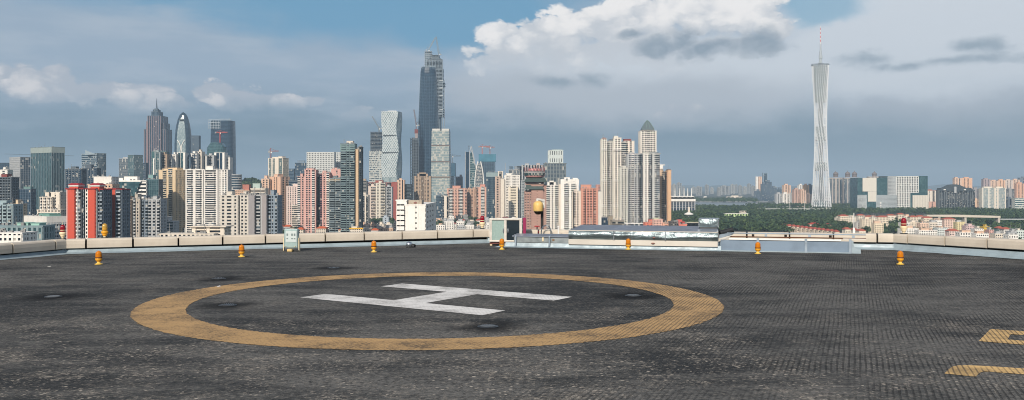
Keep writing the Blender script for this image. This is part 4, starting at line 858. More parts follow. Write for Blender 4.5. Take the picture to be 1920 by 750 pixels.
MB().box(wx(777, D) - t.location.x, wx(783.5, D) - t.location.x, 4, 12, hz(250, D), hz(242, D)).build('climbing_formwork', wallmat((120, 60, 54)), t); MB().box(wx(778, D) - t.location.x, wx(783, D) - t.location.x, 4, 12, hz(259, D), hz(250, D)).build('core_top', wallmat((150, 140, 138)), t)
# dark supertall
D = 2780; k = D / F; Hi = hz(127.5, D)
def ifc(z):
    f = z / Hi; s = 1 + .03 * math.sin(math.pi * min(1, f * 1.2)) - .42 * max(0, f - .28) ** 1.25 - (.06 if f > .985 else 0)
    return [(x * s, y * s) for x, y in ell(20.3 * k, 20 * k, 30, 2.7)]
t = loft_tower('dark_supertall', 'tapering dark blue glass supertall with smooth rounded corners', 'skyscraper', D, ifc, Hi, wx(803.5, D), glassmat('navy', 3, 4.5, .16, 0), 4.5, 70, .5, .2, wallmat((56, 84, 104), .35))
m = MB()
for a in range(0, 30):
    m.path([(ifc(z)[a][0] * 1.006, ifc(z)[a][1] * 1.006, z) for z in np.linspace(0, Hi, 14)], .35, 4)
m.build('mullion', wallmat((66, 94, 114), .35), t, kind='stuff')
m = MB()
for q in range(9): m.box(-12 * k + q * 3 * k, -11.2 * k + q * 3 * k, -10, -8, Hi, Hi + 4 + (q % 3) * 2)
m.box(-12 * k, 13 * k, -10, 12, Hi, Hi + 2.5); m.build('roof_frame', wallmat((120, 138, 148)), t)
# supertall under construction
D = 3050; k = D / F
t = thing('construction_supertall', 'unfinished supertall with open floors and bare core, behind the dark supertall', CON, (wx(815, D), D, 0)); X = lambda px: wx(px, D) - t.location.x
MB().box(X(799), X(830), 12, 50, 0, hz(246, D)).build('lower_shaft', glassmat('navy', 3, 4.5, .16, 0), t); m = MB()
def flr(m, a, b, y0, y1, st, th=1.3, dp=(0, 55)):
    py = y1
    while py > y0: m.box(X(a), X(b), *dp, hz(py, D), hz(py, D) + th); py -= st
flr(m, 799, 830, 127, 215, 2.55); flr(m, 801, 829, 110, 127, 2.3, 1.2, (6, 48)); flr(m, 805, 823, 102, 109.5, 2.3, 1.1, (10, 44)); flr(m, 822, 833.5, 150, 160, 5); flr(m, 821, 832, 200, 218, 4.5)
m.build('floor_slab', wallmat((140, 152, 160)), t, kind='stuff'); m = MB()
for px in (799.5, 805, 811, 817, 823, 829.5): m.box(X(px) - .8, X(px) + .8, .3, 2, hz(245, D), hz(112, D))
for px in (806, 811, 817, 822): m.box(X(px) - .6, X(px) + .6, 10, 12, hz(110, D), hz(100, D))
for px in (829.5, 833): m.box(X(px) - 1.1, X(px) + 1.1, 10, 13, hz(246, D), hz(150, D))
m.build('column', wallmat((128, 142, 152)), t, kind='stuff')
MB().box(X(803), X(826), 14, 42, hz(246, D), hz(108, D)).build('core', wallmat((84, 100, 112)), t); MB().box(X(796), X(808), 10, 34, hz(128, D), hz(98, D)).build('side_core', wallmat((112, 128, 140)), t)
m = MB()
for py in range(96, 126, 4): m.box(X(795.5), X(809), 8, 36, hz(py, D), hz(py, D) + 1)
for px in (796, 800, 804, 808): m.box(X(px) - .5, X(px) + .5, 8, 9, hz(126, D), hz(94, D))
m.build('scaffold', wallmat((160, 168, 172)), t, kind='stuff')
m = MB()
for py in (152, 166, 180, 206): m.box(X(824), X(831), -.6, .4, hz(py, D), hz(py, D) + 3.5)
m.build('site_hoarding', wallmat((166, 172, 174)), t, kind='stuff')
# white tapered tower in front
D = 2300; k = D / F; Hw = hz(245, D)
t = loft_tower('white_office_tower', 'pale glass office tower with tapering sides and a notched white top', 'skyscraper', D, lambda z: [(x * (1 - .15 * max(0, z / Hw - .12)), y) for x, y in ((-19 * k, 0), (17.6 * k, 0), (19 * k, 6), (19 * k, 40), (-19 * k, 40))], Hw, wx(826, D), glassmat('pale', 4, 4.2, .18, .25), 4.2, 60, 1.1, .3, wallmat((176, 178, 166), .5))
m = MB()
for py in (272.5, 303, 332): w = 19 * k * (1 - .15 * max(0, hz(py, D) / Hw - .12)); m.box(-w - .6, w + .6, -.8, 0, hz(py, D) - 1.5, hz(py, D) + 1.5)
m.build('plant_floor', plain('brown_louvre', (104, 92, 86)), t, kind='stuff')
MB().box(-15.5 * k, -1 * k, 0, 38, Hw, Hw + 5).build('crown', wallmat((206, 204, 196)), t); MB().box(2 * k, 16 * k, 0, 38, Hw, Hw + 5).build('crown', wallmat((206, 204, 196)), t)
skeleton('construction_tower', 'dark unfinished tower draped in blue netting beside the pale tapered tower', 2800, 841.5, 854, 306, 4.4, 4, 18, (78, 100, 118))
MB().box(-10, 10, -.6, 0, hz(330, 2800), hz(306, 2800)).build('netting', wallmat((52, 88, 110)), [o for o in COL.objects if o.name.startswith('construction_tower')][-1])
bld(ot, 'brownish block behind the salmon towers', OFF, 3000, V(853.5, 867, 331, 'o6', wall=(112, 96, 100), glass='navy', fh=4, hut=((.6, .9, 6, None),), clutter=False))
D = 2600; k = D / F
t = thing('sail_tower', 'triangular sail-topped glass tower with a dark slab at its back', 'skyscraper', (wx(884, D), D, 0)); X = lambda px: wx(px, D) - t.location.x
MB().box(X(872.5), X(880), 0, 24, 0, hz(285, D)).build('slab', glassmat('navy', 3, 4, .15, 0), t); MB().box(X(872), X(873), -1, 24, 0, hz(284, D)).build('white_edge', wallmat(LGR), t)
MB().loft([[(X(880), y, 0), (X(897.5), y, 0), (X(897), y, hz(352, D)), (X(891), y, hz(312, D)), (X(884.6), y, hz(283, D)), (X(880.3), y, hz(290, D))] for y in (-2, 22)][::-1]).build('glazing', glassmat('teal', 3, 4, .15, .1), t)
m = MB()
m.path([(X(898), -2.5, hz(360, D)), (X(895.5), -2.5, hz(335, D)), (X(892), -2.5, hz(312, D)), (X(888), -2.5, hz(292, D)), (X(884), -2.5, hz(274, D))], 1.1, 5); m.path([(X(880.5), -2.5, 0), (X(880.8), -2.5, hz(285, D)), (X(884), -2.5, hz(274, D))], 1.4, 5); m.path([(X(890.5), -2.5, hz(310, D)), (X(886), -2.5, hz(288, D)), (X(883), -2.5, hz(281, D))], .9, 5)
m.build('sail_frame', wallmat(LGR), t); m = MB()
for i in range(18):
    py = 295 + i * 4.2; r_ = 884.6 + (py - 283) * .19; m.box(X(881), X(min(897, r_)), -2.6, -1.9, hz(py, D), hz(py, D) + 1.6)
m.build('floor_edge', wallmat((140, 160, 160)), t, kind='stuff')
D = 2500; k = D / F
t = loft_tower('arched_tower', 'pale tower with white curved ribs meeting over its top', 'skyscraper', D, lambda z: ell(8 * k * (1 - (max(0, z / hz(303, D) - .55) / .45) ** 2 * .55), 14, 16, 3), hz(306, D), wx(899, D), glassmat('grey', 3, 4, .2, .1), 4.0, 60, 1.2, .2, wallmat((176, 176, 172)))
m = MB()
for s in (-1, 1): m.path([(s * 8.2 * k * (1 - (max(0, f - .55) / .45) ** 2 * .7), -13, hz(303, D) * f) for f in np.linspace(.1, 1, 16)], 1.5, 5)
m.build('curved_rib', wallmat(PWHITE), t)
t = skeleton('construction_block', 'broad unfinished tower topped with bright blue netting and two cranes', 2900, 899, 928, 300, 4.3, 9, 30, (84, 108, 124), zlo=80)
MB().box(wx(897.5, 2900) - t.location.x, wx(929.5, 2900) - t.location.x, -1, 32, hz(303, 2900), hz(289, 2900)).build('netting', wallmat((70, 128, 150), .8, .5, scale=.05), t); MB().box(wx(900, 2900) - t.location.x, wx(927, 2900) - t.location.x, .8, 29, 0, hz(300, 2900)).build('inner_wall', glassmat('navy', 3, 4.3, .3, 0), t)
# ---------------------------------------------------------------- centre right
bld(at, 'broad salmon apartment block with white balcony columns, widest of the salmon trio', APT, 1850, V(838, 875, 353, 'w1 o.6 B2 o.8 w1 o.8 w1 o.8 B2 o.6 w1 o1', wall=(206, 164, 146), bal=PWHITE, hut=((.28, .68, 5, (204, 152, 134)),)))
bld(at, 'tan windowed apartment block standing between the two salmon ones', APT, 1880, V(875.5, 893, 354, 'w1 o.8 w1.4 o.8 w1.4 v.5 w.6', wall=(190, 156, 134), hut=((.1, .4, 2, None), (.6, .9, 2.5, None))))
bld(at, 'narrow salmon apartment block with one column of white balconies', APT, 1830, V(893.5, 916, 351, 'v.6 o.6 w1.6 B2.4 w2 o.5', wall=(212, 168, 148), bal=PWHITE, hut=((.3, .72, 5.5, (206, 148, 132)),)))
bld(ot, 'blue-grey glass block behind the salmon trio', OFF, 1750, V(912, 933, 323, 'c9', wall=(120, 140, 148), glass='blue', fh=4, band=8, bandc=(140, 158, 160), hut=()))
bld(at, 'narrow beige-pink slab next to the blue-grey glass block', APT, 1600, V(928, 938, 331, 'w1 o1 w1', wall=(190, 168, 152), hut=()))
bld(at, 'white apartment complex with a lower cream block in front', APT, 1700, V(937.5, 945.5, 335, 'w3', wall=(222, 212, 196), hut=(), dep=10), V(946, 975, 328, 'w1 p4 w.8 p6 w1', wall=WHT_, dd=6, hut=((.1, .5, 3, None),)), V(975.5, 983, 338, 'p4', wall=(170, 178, 180), dd=12, hut=()), V(954, 971, 350, 'w1 o3 w1', wall=(226, 214, 192), dd=-8, sr=.62, hut=(), side='w1'))
bld(ot, 'pale glass office block showing above the white apartment complex', OFF, 1800, V(954, 974, 318, 'c9', wall=LGR, glass='grey', hut=((.05, .4, 6, STEELB),)))
bld(ot, 'small white-framed block with an open cube top beside a thin mast', OFF, 1900, V(933.5, 943, 321, 'W1 g2 W1', wall=CRM, hut=()))
bld(at, 'grey row of slab towers peeping behind the brown round-topped hotel', APT, 1950, V(965, 979, 311, 'w1 o1 v1', wall=(130, 140, 148), hut=()), V(978, 1000, 309, mid('w1 o.6 v.6', 4), wall=LGR, sp=DGR), V(1000, 1020, 309, mid('w1 o.6 v.6', 4), wall=(180, 170, 166), sp=DGR))
# brown hotel with round restaurant
D = 1000; k = D / F
t = bld('hotel_tower', 'brown tiled hotel tower with green eaves and a round revolving restaurant on top', 'hotel', D, V(984, 996.5, 358, 'o1 w1 o1 w1 o1', wall=(168, 134, 122), sp=(184, 150, 136), sr=.6, hut=(), dd=3), V(996.5, 1018, 347, 'w5 o.5 w5', wall=(176, 140, 126), sp=(188, 154, 140), sr=.72, hut=(), dep=20), V(1018, 1024.5, 348, 'w4', wall=(168, 134, 122), dd=2, hut=(), dep=16))
X = lambda px: wx(px, D) - t.location.x
m = MB()
for py in range(362, 446, 4): m.box(X(997), X(1017.6), -.62, -.46, hz(py, D), hz(py, D) + .14)
m.build('tile_joint', wallmat((140, 106, 96)), t, kind='stuff')
EAV = wallmat((58, 74, 70), .6, .2); BRM = wallmat((172, 136, 122))
for a, b_, y0, y1 in ((984, 1020, 355, 345), (982.5, 1026, 341, 334)):
    MB().loft([[(X(a), -2.5, hz(y0, D)), (X(b_), -2.5, hz(y0, D)), (X(b_), 18, hz(y0, D)), (X(a), 18, hz(y0, D))], [(X(a + 4), 1, hz(y1, D)), (X(b_ - 4), 1, hz(y1, D)), (X(b_ - 4), 16, hz(y1, D)), (X(a + 4), 16, hz(y1, D))]]).build('tiled_eave', EAV, t)
MB().box(X(985), X(1020), 0, 16, hz(346, D), hz(341, D)).build('attic_floor', BRM, t); MB().box(X(986), X(1020), -.3, -.02, hz(344.5, D), hz(342.3, D)).build('attic_window', glassmat('black', 2.4, 3), t)
cxh = X(1003); r0 = 20.5 * k
def drum(nm, ra, y0, rb, y1, mt): MB().lathe([(ra, hz(y0, D)), (rb, hz(y1, D))], 28, (cxh, 9, 0)).build(nm, mt, t)
drum('restaurant_base', 13 * k, 334, 17 * k, 331.5, BRM); drum('pink_band', 17.5 * k, 331.5, 19 * k, 329, wallmat((214, 150, 144))); drum('restaurant_window', 19.5 * k, 329, 20.6 * k, 324.5, glassmat('teal', 1.5, 3, .1, .3)); drum('grey_band', 21 * k, 324.5, 20.6 * k, 321.5, wallmat((150, 146, 144))); drum('upper_window', 18 * k, 321.5, 18 * k, 320, glassmat('black', 1, 2)); drum('pink_parapet', 12.5 * k, 320, 12 * k, 316, wallmat((214, 150, 146)))
m = MB()
for q in range(22):
    a = 2 * math.pi * q / 22; m.box(cxh + 19 * k * math.cos(a) - .25, cxh + 19 * k * math.cos(a) + .25, 9 + 19 * k * math.sin(a) - .25, 9 + 19 * k * math.sin(a) + .25, hz(322, D), hz(315 - (q % 3) * 1.5, D))
m.build('roof_post', wallmat((120, 74, 76)), t, kind='stuff')
bld(ot, 'grey gridded office tower with a pale upper block and plants on its ledge', OFF, 1700, V(1020, 1061.5, 306, mid('w.5 o2.1', 7) + ' w.5', wall=(124, 132, 132), sr=.18, fh=7.4, glass='grey', cell=4, lit=.1, hut=(), clutter=True, cap=1), V(1028, 1056, 282, mid('w1.2 o.5', 6) + ' w1.2', wall=(196, 204, 200), dd=8, fh=14, sr=.5, glass='black', lit=0, hut=((.25, .95, 1.4, (186, 200, 194)),)))
bld(at, 'white apartment slab with an arched roofline beside the brown hotel', APT, 1300, V(1024, 1050, 347, 'o1 b1.6 w1 o1 w1 b1.6 o1 w.8', wall=WHT_, hut=((.1, .7, 4.2, None), (.25, .55, 6, None))))
bld(at, 'white apartment tower with two dark roof portholes', APT, 1280, V(1049, 1062, 345, 'w1 o.8 w1 o.8 w2', wall=CRM, dd=4, hut=()), V(1052, 1085, 336, 'w2 o1 b1.6 o1 w1.2 o1 b1.6 o1 w1.6', wall=PWHITE, sr=.5, hut=((.2, .5, 2.5, None), (.65, .95, 1.5, None)), band=6))
bld(at, 'salmon and white apartment block behind the end of the silver duct', APT, 1070, V(1074.5, 1091, 358, 'v.6 o1 w.8 o.8 w2', wall=(218, 206, 192), hut=((.15, .5, 2, None),)), V(1090, 1121, 353, 'w1 o1 v.3 w.6 o1 w.5 o1 w.6 v.3 o1 w1', wall=(202, 146, 126), dd=-2, sr=.5, hut=((.0, .62, 4, None),)), V(1121, 1127.5, 359, 'w2', wall=WHT_, dd=2, hut=(), dep=10))
bld(at, 'short pink slab showing beside the tall white complex', APT, 1900, V(1118.5, 1128, 346, 'w1 o.6 w1', wall=(196, 146, 132), hut=()))
bld(at, 'tall white apartment complex with ringed columns and dark red roof caps', APT, 1400, V(1128, 1138, 260, 'w1 o1 w.8 o1 w.7', wall=(220, 214, 202), hut=((.2, .9, 1.2, (120, 52, 50)),), dep=20), V(1138, 1151, 265, 'o1 b1.2 w.4 o.8 w1', wall=(206, 202, 192), dd=5, hut=((.5, .9, 3, DGR),)), V(1151, 1165, 258, 'w.9 o1 w.8 o1 w.9', wall=(222, 216, 204), dd=1, hut=((.05, .6, 2.4, None),)), V(1165, 1174, 267, 'o1 b1', wall=(200, 198, 190), dd=6, hut=()), V(1170, 1189.5, 264, 'w.9 o.9 w.8 o.9 w1.2', wall=(222, 214, 202), dd=16, hut=((.0, .7, 2.6, (128, 54, 52)),)))
t = [o for o in COL.objects if o.name.startswith('apartment_tower') and o.parent is None][-1]; m = MB()
for py in (279, 282, 337, 340, 385, 388):
    for a, b_ in ((1127.3, 1138.6), (1150.4, 1165.6)): m.box(wx(a, 1396) - t.location.x, wx(b_, 1396) - t.location.x, -2.6, 1.5, hz(py, 1396), hz(py, 1396) + 1.4)
m.build('ring_cornice', wallmat(PWHITE), t, kind='stuff')
bld(at, 'grey-white apartment front of narrow columns, tallest in the low middle of the white cluster', APT, 1330, V(1163, 1177, 314, 'w.8 o1 w.7 o1 w.8', wall=(204, 202, 192), dd=-10, hut=((.15, .85, 1.5, None),)), V(1177, 1199, 288, 'w.6 o1 w.4 b1.4 w.4 o1 w.6 o1', wall=LGR, bal=WHT_, hut=((.2, .5, 1.6, None),)), V(1199, 1207, 289, 'v.6 o1 v.6', wall=(120, 132, 138), dd=6, hut=()), V(1207, 1217, 287, 'w1 o.8 w1 o.6', wall=WHT_, dd=-1, hut=()), V(1217, 1237, 287, 'b1 v.5 w1 o.8 b1.6', wall=(196, 198, 194), bal=LGR, dd=2, cap=1.6, hut=((.1, .9, .8, (96, 112, 120)),)))
t = bld(at, 'white tower with a green glass pyramid roof', APT, 1400, V(1201, 1231, 245, 'w.7 o1 w.6 o1 w.3 b1.6 w.3 o1 w.6 o1 w.7', wall=(222, 216, 206), hut=(), dep=22)); D = 1400
m = MB(); X = lambda px: wx(px, D) - t.location.x
cx0, cw = X(1215.5), 11.3 * D / F
rg = lambda w, z: [(cx0 - w, 11 - w, z), (cx0 + w, 11 - w, z), (cx0 + w, 11 + w, z), (cx0 - w, 11 + w, z)]
m.loft([rg(cw, hz(243.6, D)), rg(cw * .98, hz(241, D)), rg(cw * .42, hz(229, D)), rg(.3, hz(224, D))]); pyr = m.build('pyramid_roof', plain('green_slate', (88, 102, 106), .4), t)
m = MB()
for a, b_ in ((-1, -1), (1, -1), (-.33, -1), (.33, -1)): m.path([(cx0 + a * cw, 11 + b_ * cw - .1, hz(241, D)), (cx0 + a * cw * .42, 11 + b_ * cw * .42 - .1, hz(229, D)), (cx0, 11, hz(224, D))], .3, 4)
m.build('roof_rib', wallmat((120, 146, 138)), pyr, kind='stuff')
bld(at, 'tan apartment tower with dark balcony slots, end of the white cluster', APT, 1400, V(1234, 1243, 319, 'w2 o.7', wall=(206, 176, 146), dd=4, hut=((.2, .7, 2, None),)), V(1243, 1252, 322, 'b1 v.5 b1', wall=(150, 130, 112), bal=(170, 146, 124), dd=6, hut=()), V(1252, 1258.5, 319, 'w2', wall=(214, 174, 138), dd=1, hut=((.0, .9, 1, (110, 84, 72)),)))
bld('white_canopy', 'white slanted rooftop canopy showing above the tan tower', 'canopy', 1700, V(1236, 1243, 310, 'w1', wall=PWHITE, hut=((.2, 1.6, 1.4, None),), clutter=False))
# low blocks in front of the white cluster
bld('office_block', 'dark blue glass low block with a curved concrete edge below the white complex', OFF, 1250, V(1128, 1142, 408, 'c6', wall=(60, 76, 92), glass='navy', sr=.3, hut=()), V(1141, 1149, 405, 'w3', wall=(150, 138, 120), dd=-3, hut=()))
bld('low_house', 'grey shabby flat-roofed house wedged beside the dark blue block', 'house', 1050, V(1148, 1170, 413, 'o9', wall=(140, 134, 124), sr=.35, hut=((.3, .8, 2.4, CRM),)))
bld('hall', 'long low white hall with a flat canopy roof and dark openings', 'hall', 1250, V(1174, 1213, 419, 'w1 g3 w.6 g1.6 w.8 g3 w.8', wall=PWHITE, cap=1.6, fh=7, hut=(), glass='navy'))
bld('low_house', 'coral gabled house beside the white hall', 'house', 1180, V(1210, 1226, 417, 'w1 o1 w1 o1 w1', wall=(214, 126, 104), sr=.55, hut=((.45, .98, 3, None),)))
bld('low_house', 'pale pink windowed house in front of the tan tower', 'house', 1170, V(1225.5, 1243, 411, 'p6', wall=(220, 178, 164), sr=.5, cell=2.1, hut=((.1, .7, 1.2, (196, 206, 176)),)))
bld('low_house', 'low peach annexe next to the pale pink house', 'house', 1165, V(1243, 1258, 417.5, 'w1 o2 w2', wall=(222, 170, 144), sr=.6, hut=()))
# ================================================================ right-hand side: river, park, tower, villas
WATER, _g, _b = new_mat('river_water'); _oc = _g.node('ShaderNodeTexCoord').outputs['Object']
_b.inputs['Base Color'].default_value = (*S(92, 100, 104), 1); _b.inputs['Roughness'].default_value = .28
_bn = _g.node('ShaderNodeBump'); _bn.inputs['Strength'].default_value = .5; _bn.inputs['Distance'].default_value = .6
_g.put(_bn.inputs['Height'], _g.noise(_oc, .05, 4)); _g.l.new(_bn.outputs[0], _b.inputs['Normal'])
GRD, _g, _b = new_mat('city_ground'); _oc = _g.node('ShaderNodeNewGeometry').outputs['Position']
_c = _g.mix(_g.step(_g.noise(_oc, .012, 6, .6), .42, .58), S(70, 72, 68), S(50, 62, 44)); _c = _g.mix(_g.m('MULTIPLY', _g.step(_g.noise(_oc, .06, 5, .6), .5, .7), .6), _c, S(116, 110, 100))
_g.put(_b.inputs['Base Color'], _c); _b.inputs['Roughness'].default_value = .95
B_ = 30000
o = MB().poly([(-B_, -6000, 0), (B_, -6000, 0), (B_, B_, 0), (-B_, B_, 0)], [(0, 1, 2, 3)]).build('ground', GRD); o['kind'] = 'structure'
ground_y = lambda py: CZ * F / (py - HY)
gp = lambda px, py, z=.0: (wx(px, ground_y(py)), ground_y(py), z)
o = MB().poly([gp(1180, 388, .3), gp(1470, 390, .3), gp(1640, 391.5, .3), gp(2300, 391, .3), gp(2300, 384, .3), gp(1560, 383, .3), gp(1440, 381, .3), gp(1400, 378.5, .3), gp(1250, 377.5, .3), gp(900, 376, .3), gp(900, 388, .3)], [tuple(range(11))]).build('river', WATER); o['kind'] = 'structure'
ROADM = wallmat((128, 130, 126), .9, .25, scale=.03)
# far hills
m = MB(); rs = np.random.default_rng(3); n = 160
for D, a0, a1, hh in ((15000, 1150, 2000, 130), (19000, -300, 1300, 150)):
    xs_ = np.linspace(a0, a1, n); pr = np.convolve(rs.normal(0, 1, n + 20), np.hanning(21), 'valid')[:n]; pr = (pr - pr.min()) / (pr.max() - pr.min())
    m.loft([[(wx(x, D), D + dy, max(0, z)) for dy, z in ((-1200, 0), (-500, hh * .5 * p), (0, 40 + hh * .45 * p), (900, 0))] for x, p in zip(xs_, pr)], False, False, closed=False)
o = m.build('far_hills', wallmat((84, 96, 92), .95, .2, scale=.002), smooth=True); o['kind'] = 'structure'
# ---------------------------------------------------------------- lattice television tower
D = 2980; k = D / F; t = thing('lattice_tower', 'slender white lattice television tower, waisted in the middle, with striped mast', 'tower', (wx(1540, D), D, 0))
H = hz(122, D); WL = plain('white_lattice_paint', (242, 244, 244), .5, .0, .06, .05); nC = 24
def ring_pt(i, f):
    a0 = 2 * math.pi * i / nC; a1 = a0 + R(98); p0 = np.array((32 * math.cos(a0), 27 * math.sin(a0))); p1 = np.array((28 * math.cos(a1), 23 * math.sin(a1)))
    p = p0 + (p1 - p0) * f; off = np.array((-3.5, 0)) * f
    return tuple(p + off)
fs = np.linspace(0, 1, 47)
m = MB()
for i in range(nC):
    for a, b_ in zip(fs[:-1:2], fs[2::2]): m.tube((*ring_pt(i, a), H * a), (*ring_pt(i, b_), H * b_), .8 - .2 * a, .8 - .2 * b_, 5)
m.build('column', WL, t, kind='stuff'); m = MB()
for f in fs[1:]:
    top = f > .62
    for i in range(nC): m.tube((*ring_pt(i, f), H * f), (*ring_pt((i + 1) % nC, f), H * f), .5, n=4)
m.build('ring_beam', WL, t, kind='stuff'); m = MB()
for a, b_ in zip(fs[:-1], fs[1:]):
    for i in range(nC): m.tube((*ring_pt(i, a), H * a), (*ring_pt((i + 1) % nC, b_), H * b_), .45, n=4)
m.build('diagonal', WL, t, kind='stuff')
MB().loft([[(7 * math.cos(q) - 3.5 * z / H, 8 * math.sin(q), z) for q in np.linspace(0, 2 * math.pi, 13)[:-1]] for z in np.linspace(0, H + 6, 8)]).build('core', wallmat((66, 78, 86)), t)
for nm, f0, f1 in (('sky_lobby', .74, .99), ('mid_lobby', .47, .57), ('lower_lobby', .26, .32), ('base_hall', 0, .05)):
    MB().loft([[(p[0] * .86, p[1] * .86, H * f) for p in (ring_pt(i, f) for i in range(nC))] for f in np.linspace(f0, f1, 7)]).build(nm, glassmat('teal', 4, 5, .2, .05), t)
m = MB(); tp = [np.array(ring_pt(i, 1.0)) for i in range(nC)]
for i in range(nC):
    p, q = tp[i], tp[(i + 1) % nC]; m.tube((*p, H + .04 * p[0] * 1.0), (*q, H + .04 * q[0]), 1.5, n=6)
for q in range(30): a = 2 * math.pi * q / 30; m.box(-3.5 + 27 * math.cos(a) - .9, -3.5 + 27 * math.cos(a) + .9, 22 * math.sin(a) - .9, 22 * math.sin(a) + .9, H - 1, H + 3.5)
m.build('top_ring', wallmat((120, 130, 138)), t)
m = MB(); ax = -3.5 + 1
for z0, z1, r0, r1 in ((H - 4, hz(110, D), 7, 4.2), (hz(110, D), hz(104, D), 6, 5.5), (hz(104, D), hz(95, D), 4, 3.6), (hz(95, D), hz(82, D), 2.6, 2.2)): m.tube((ax, 0, z0), (ax, 0, z1), r0, r1, 8)
mb_ = m.build('mast_base', wallmat((176, 184, 188)), t)
for i in range(9): m = MB().tube((ax, 0, hz(82 - i * 3.7, D)), (ax, 0, hz(82 - (i + 1) * 3.7, D)), 1.9 - .13 * i, 1.9 - .13 * (i + 1), 6); m.build('mast_section', wallmat((200, 96, 96) if i % 2 else (224, 220, 218)), mb_)
# ---------------------------------------------------------------- stadium, monument, park buildings, bridge
D = 2300; k = D / F; t = thing('stadium_stand', 'white stadium grandstand with a row of tall white roof masts', 'stadium', (wx(1280, D), D, 0)); X = lambda px: wx(px, D) - t.location.x
MB().box(X(1256), X(1302), 4, 40, 0, hz(378, D)).build('concourse', glassmat('navy', 5, 5, .3, 0), t); MB().box(X(1255), X(1304), -2, 42, hz(377.5, D), hz(373, D)).build('white_fascia', wallmat(PWHITE), t)
m = MB()
for px in np.linspace(1257, 1303, 9): m.box(X(px) - 1, X(px) + 1, 0, 3, 0, hz(378, D))
for py in (381, 385, 389): m.box(X(1256), X(1303), 1.5, 4, hz(py, D), hz(py, D) + 1)
m.build('rib', wallmat(LGR), t, kind='stuff'); MB().box(X(1256), X(1302), 8, 40, hz(372.8, D), hz(370, D)).build('seating_shade', plain('gap_shade', (50, 56, 60)), t)  # dark box painted in for the shade between fascia and canopy
m = MB()
for i in range(6):
    a = 1255 + i * 8; m.loft([[(X(a), y, hz(370, D)), (X(a + 4), y, hz(367.3, D)), (X(a + 8), y, hz(370, D)), (X(a + 4), y, hz(369, D))] for y in (-3, 40)])
m.build('canopy_vault', wallmat(PWHITE), t, kind='stuff')
for px in (1259, 1267, 1276, 1284, 1291, 1298): MB().tube((X(px), 10, hz(370, D)), (X(px), 10, hz(353, D)), 1.3, .8, 6).build('roof_mast', wallmat(PWHITE), t)
D = 1900; k = D / F; t = thing('monument', 'white mushroom-shaped park monument with a square stub tower', 'monument', (wx(1291.5, D), D, 0))
MB().lathe([(2, 0), (3, hz(404, D)), (9.5, hz(402.3, D)), (9.5, hz(401, D)), (5, hz(398.8, D)), (2, hz(398, D))], 20).build('dish', wallmat(PWHITE), t); MB().box(-2, 2, -2, 2, hz(398, D), hz(388, D)).build('stub_tower', wallmat(CRM), t); MB().box(-.8, .8, -2.1, -2, hz(402, D), hz(398, D)).build('slot', plain('dark_slot', (50, 40, 36)), t)
bld('low_house', 'coral pink house with stepped red roof in front of the park', 'house', 1150, V(1272, 1288, 420, 'w2 o1 w2', wall=(220, 130, 112), hut=((.0, .5, 5, (206, 100, 92)), (.2, .8, 2.5, (190, 70, 66)))))
bld('low_house', 'dark cluttered house between the pink rows beside the tan tower', 'house', 1140, V(1258, 1272, 415.5, 'p5', wall=(96, 92, 90), sr=.4, hut=((.2, .5, 1, None),)))
bld('long_shed', 'low dark shed with a pale roof edge behind the silver box', 'shed', 1220, V(1288, 1318, 417, 'g9', glass='black', wall=(190, 182, 160), lit=0, hut=(), clutter=False))
bld('park_building', 'white-topped lime green building standing among the park trees', 'building', 1900, V(1361, 1402, 400, 'p9', wall=(186, 210, 150), sr=.45, fh=5, cell=6, roofc=PWHITE, cap=1.2, hut=(), clutter=False), V(1390, 1399, 395.5, 'o3', wall=CRM, dd=14, hut=()))
D = 4100; t = thing('river_bridge', 'long low bridge crossing the grey river on white piers', 'bridge', (wx(1340, D), D, 0)); X = lambda px: wx(px, D) - t.location.x
MB().box(X(1290), X(1440), 0, 20, hz(380.5, D), hz(378.6, D)).build('deck_slab', wallmat((140, 146, 146)), t); MB().box(X(1290), X(1440), -.4, 0, hz(378.6, D), hz(378, D)).build('railing', wallmat(LGR), t)
for px in (1312, 1332.5, 1346, 1360, 1376): MB().box(X(px) - 2.5, X(px) + 2.5, 1, 19, 0, hz(380.5, D)).build('pier', wallmat(WHT_), t)
for px in (1311.5, 1332, 1347): MB().box(X(px) - 4, X(px) + 4, -1, 6, hz(380.3, D), hz(378.8, D)).build('pier_head', wallmat(PWHITE), t)
bld('bridge_tower', 'square white block like a bridge tower, across the river', 'building', 4600, V(1320, 1325, 368, 'w3', wall=WHT_, hut=(), clutter=False))
bld('hall', 'wide cream hall with white columns across the river', 'hall', 4700, V(1363, 1392, 368.5, 'w1 o1 w1 o1 w1 o1 w1 o1 w1', wall=CRM, hut=((.3, .75, 5, None),), clutter=False), V(1376, 1391, 371.5, mid('w1 g.7', 5), wall=PWHITE, dd=-10, hut=(), clutter=False))
bld('viaduct', 'pale low viaduct strip running behind the bridge', 'viaduct', 5600, V(1290, 1370, 371, mid('w.5 g3', 14), wall=LGR, fh=20, glass='grey', hut=(), clutter=False))
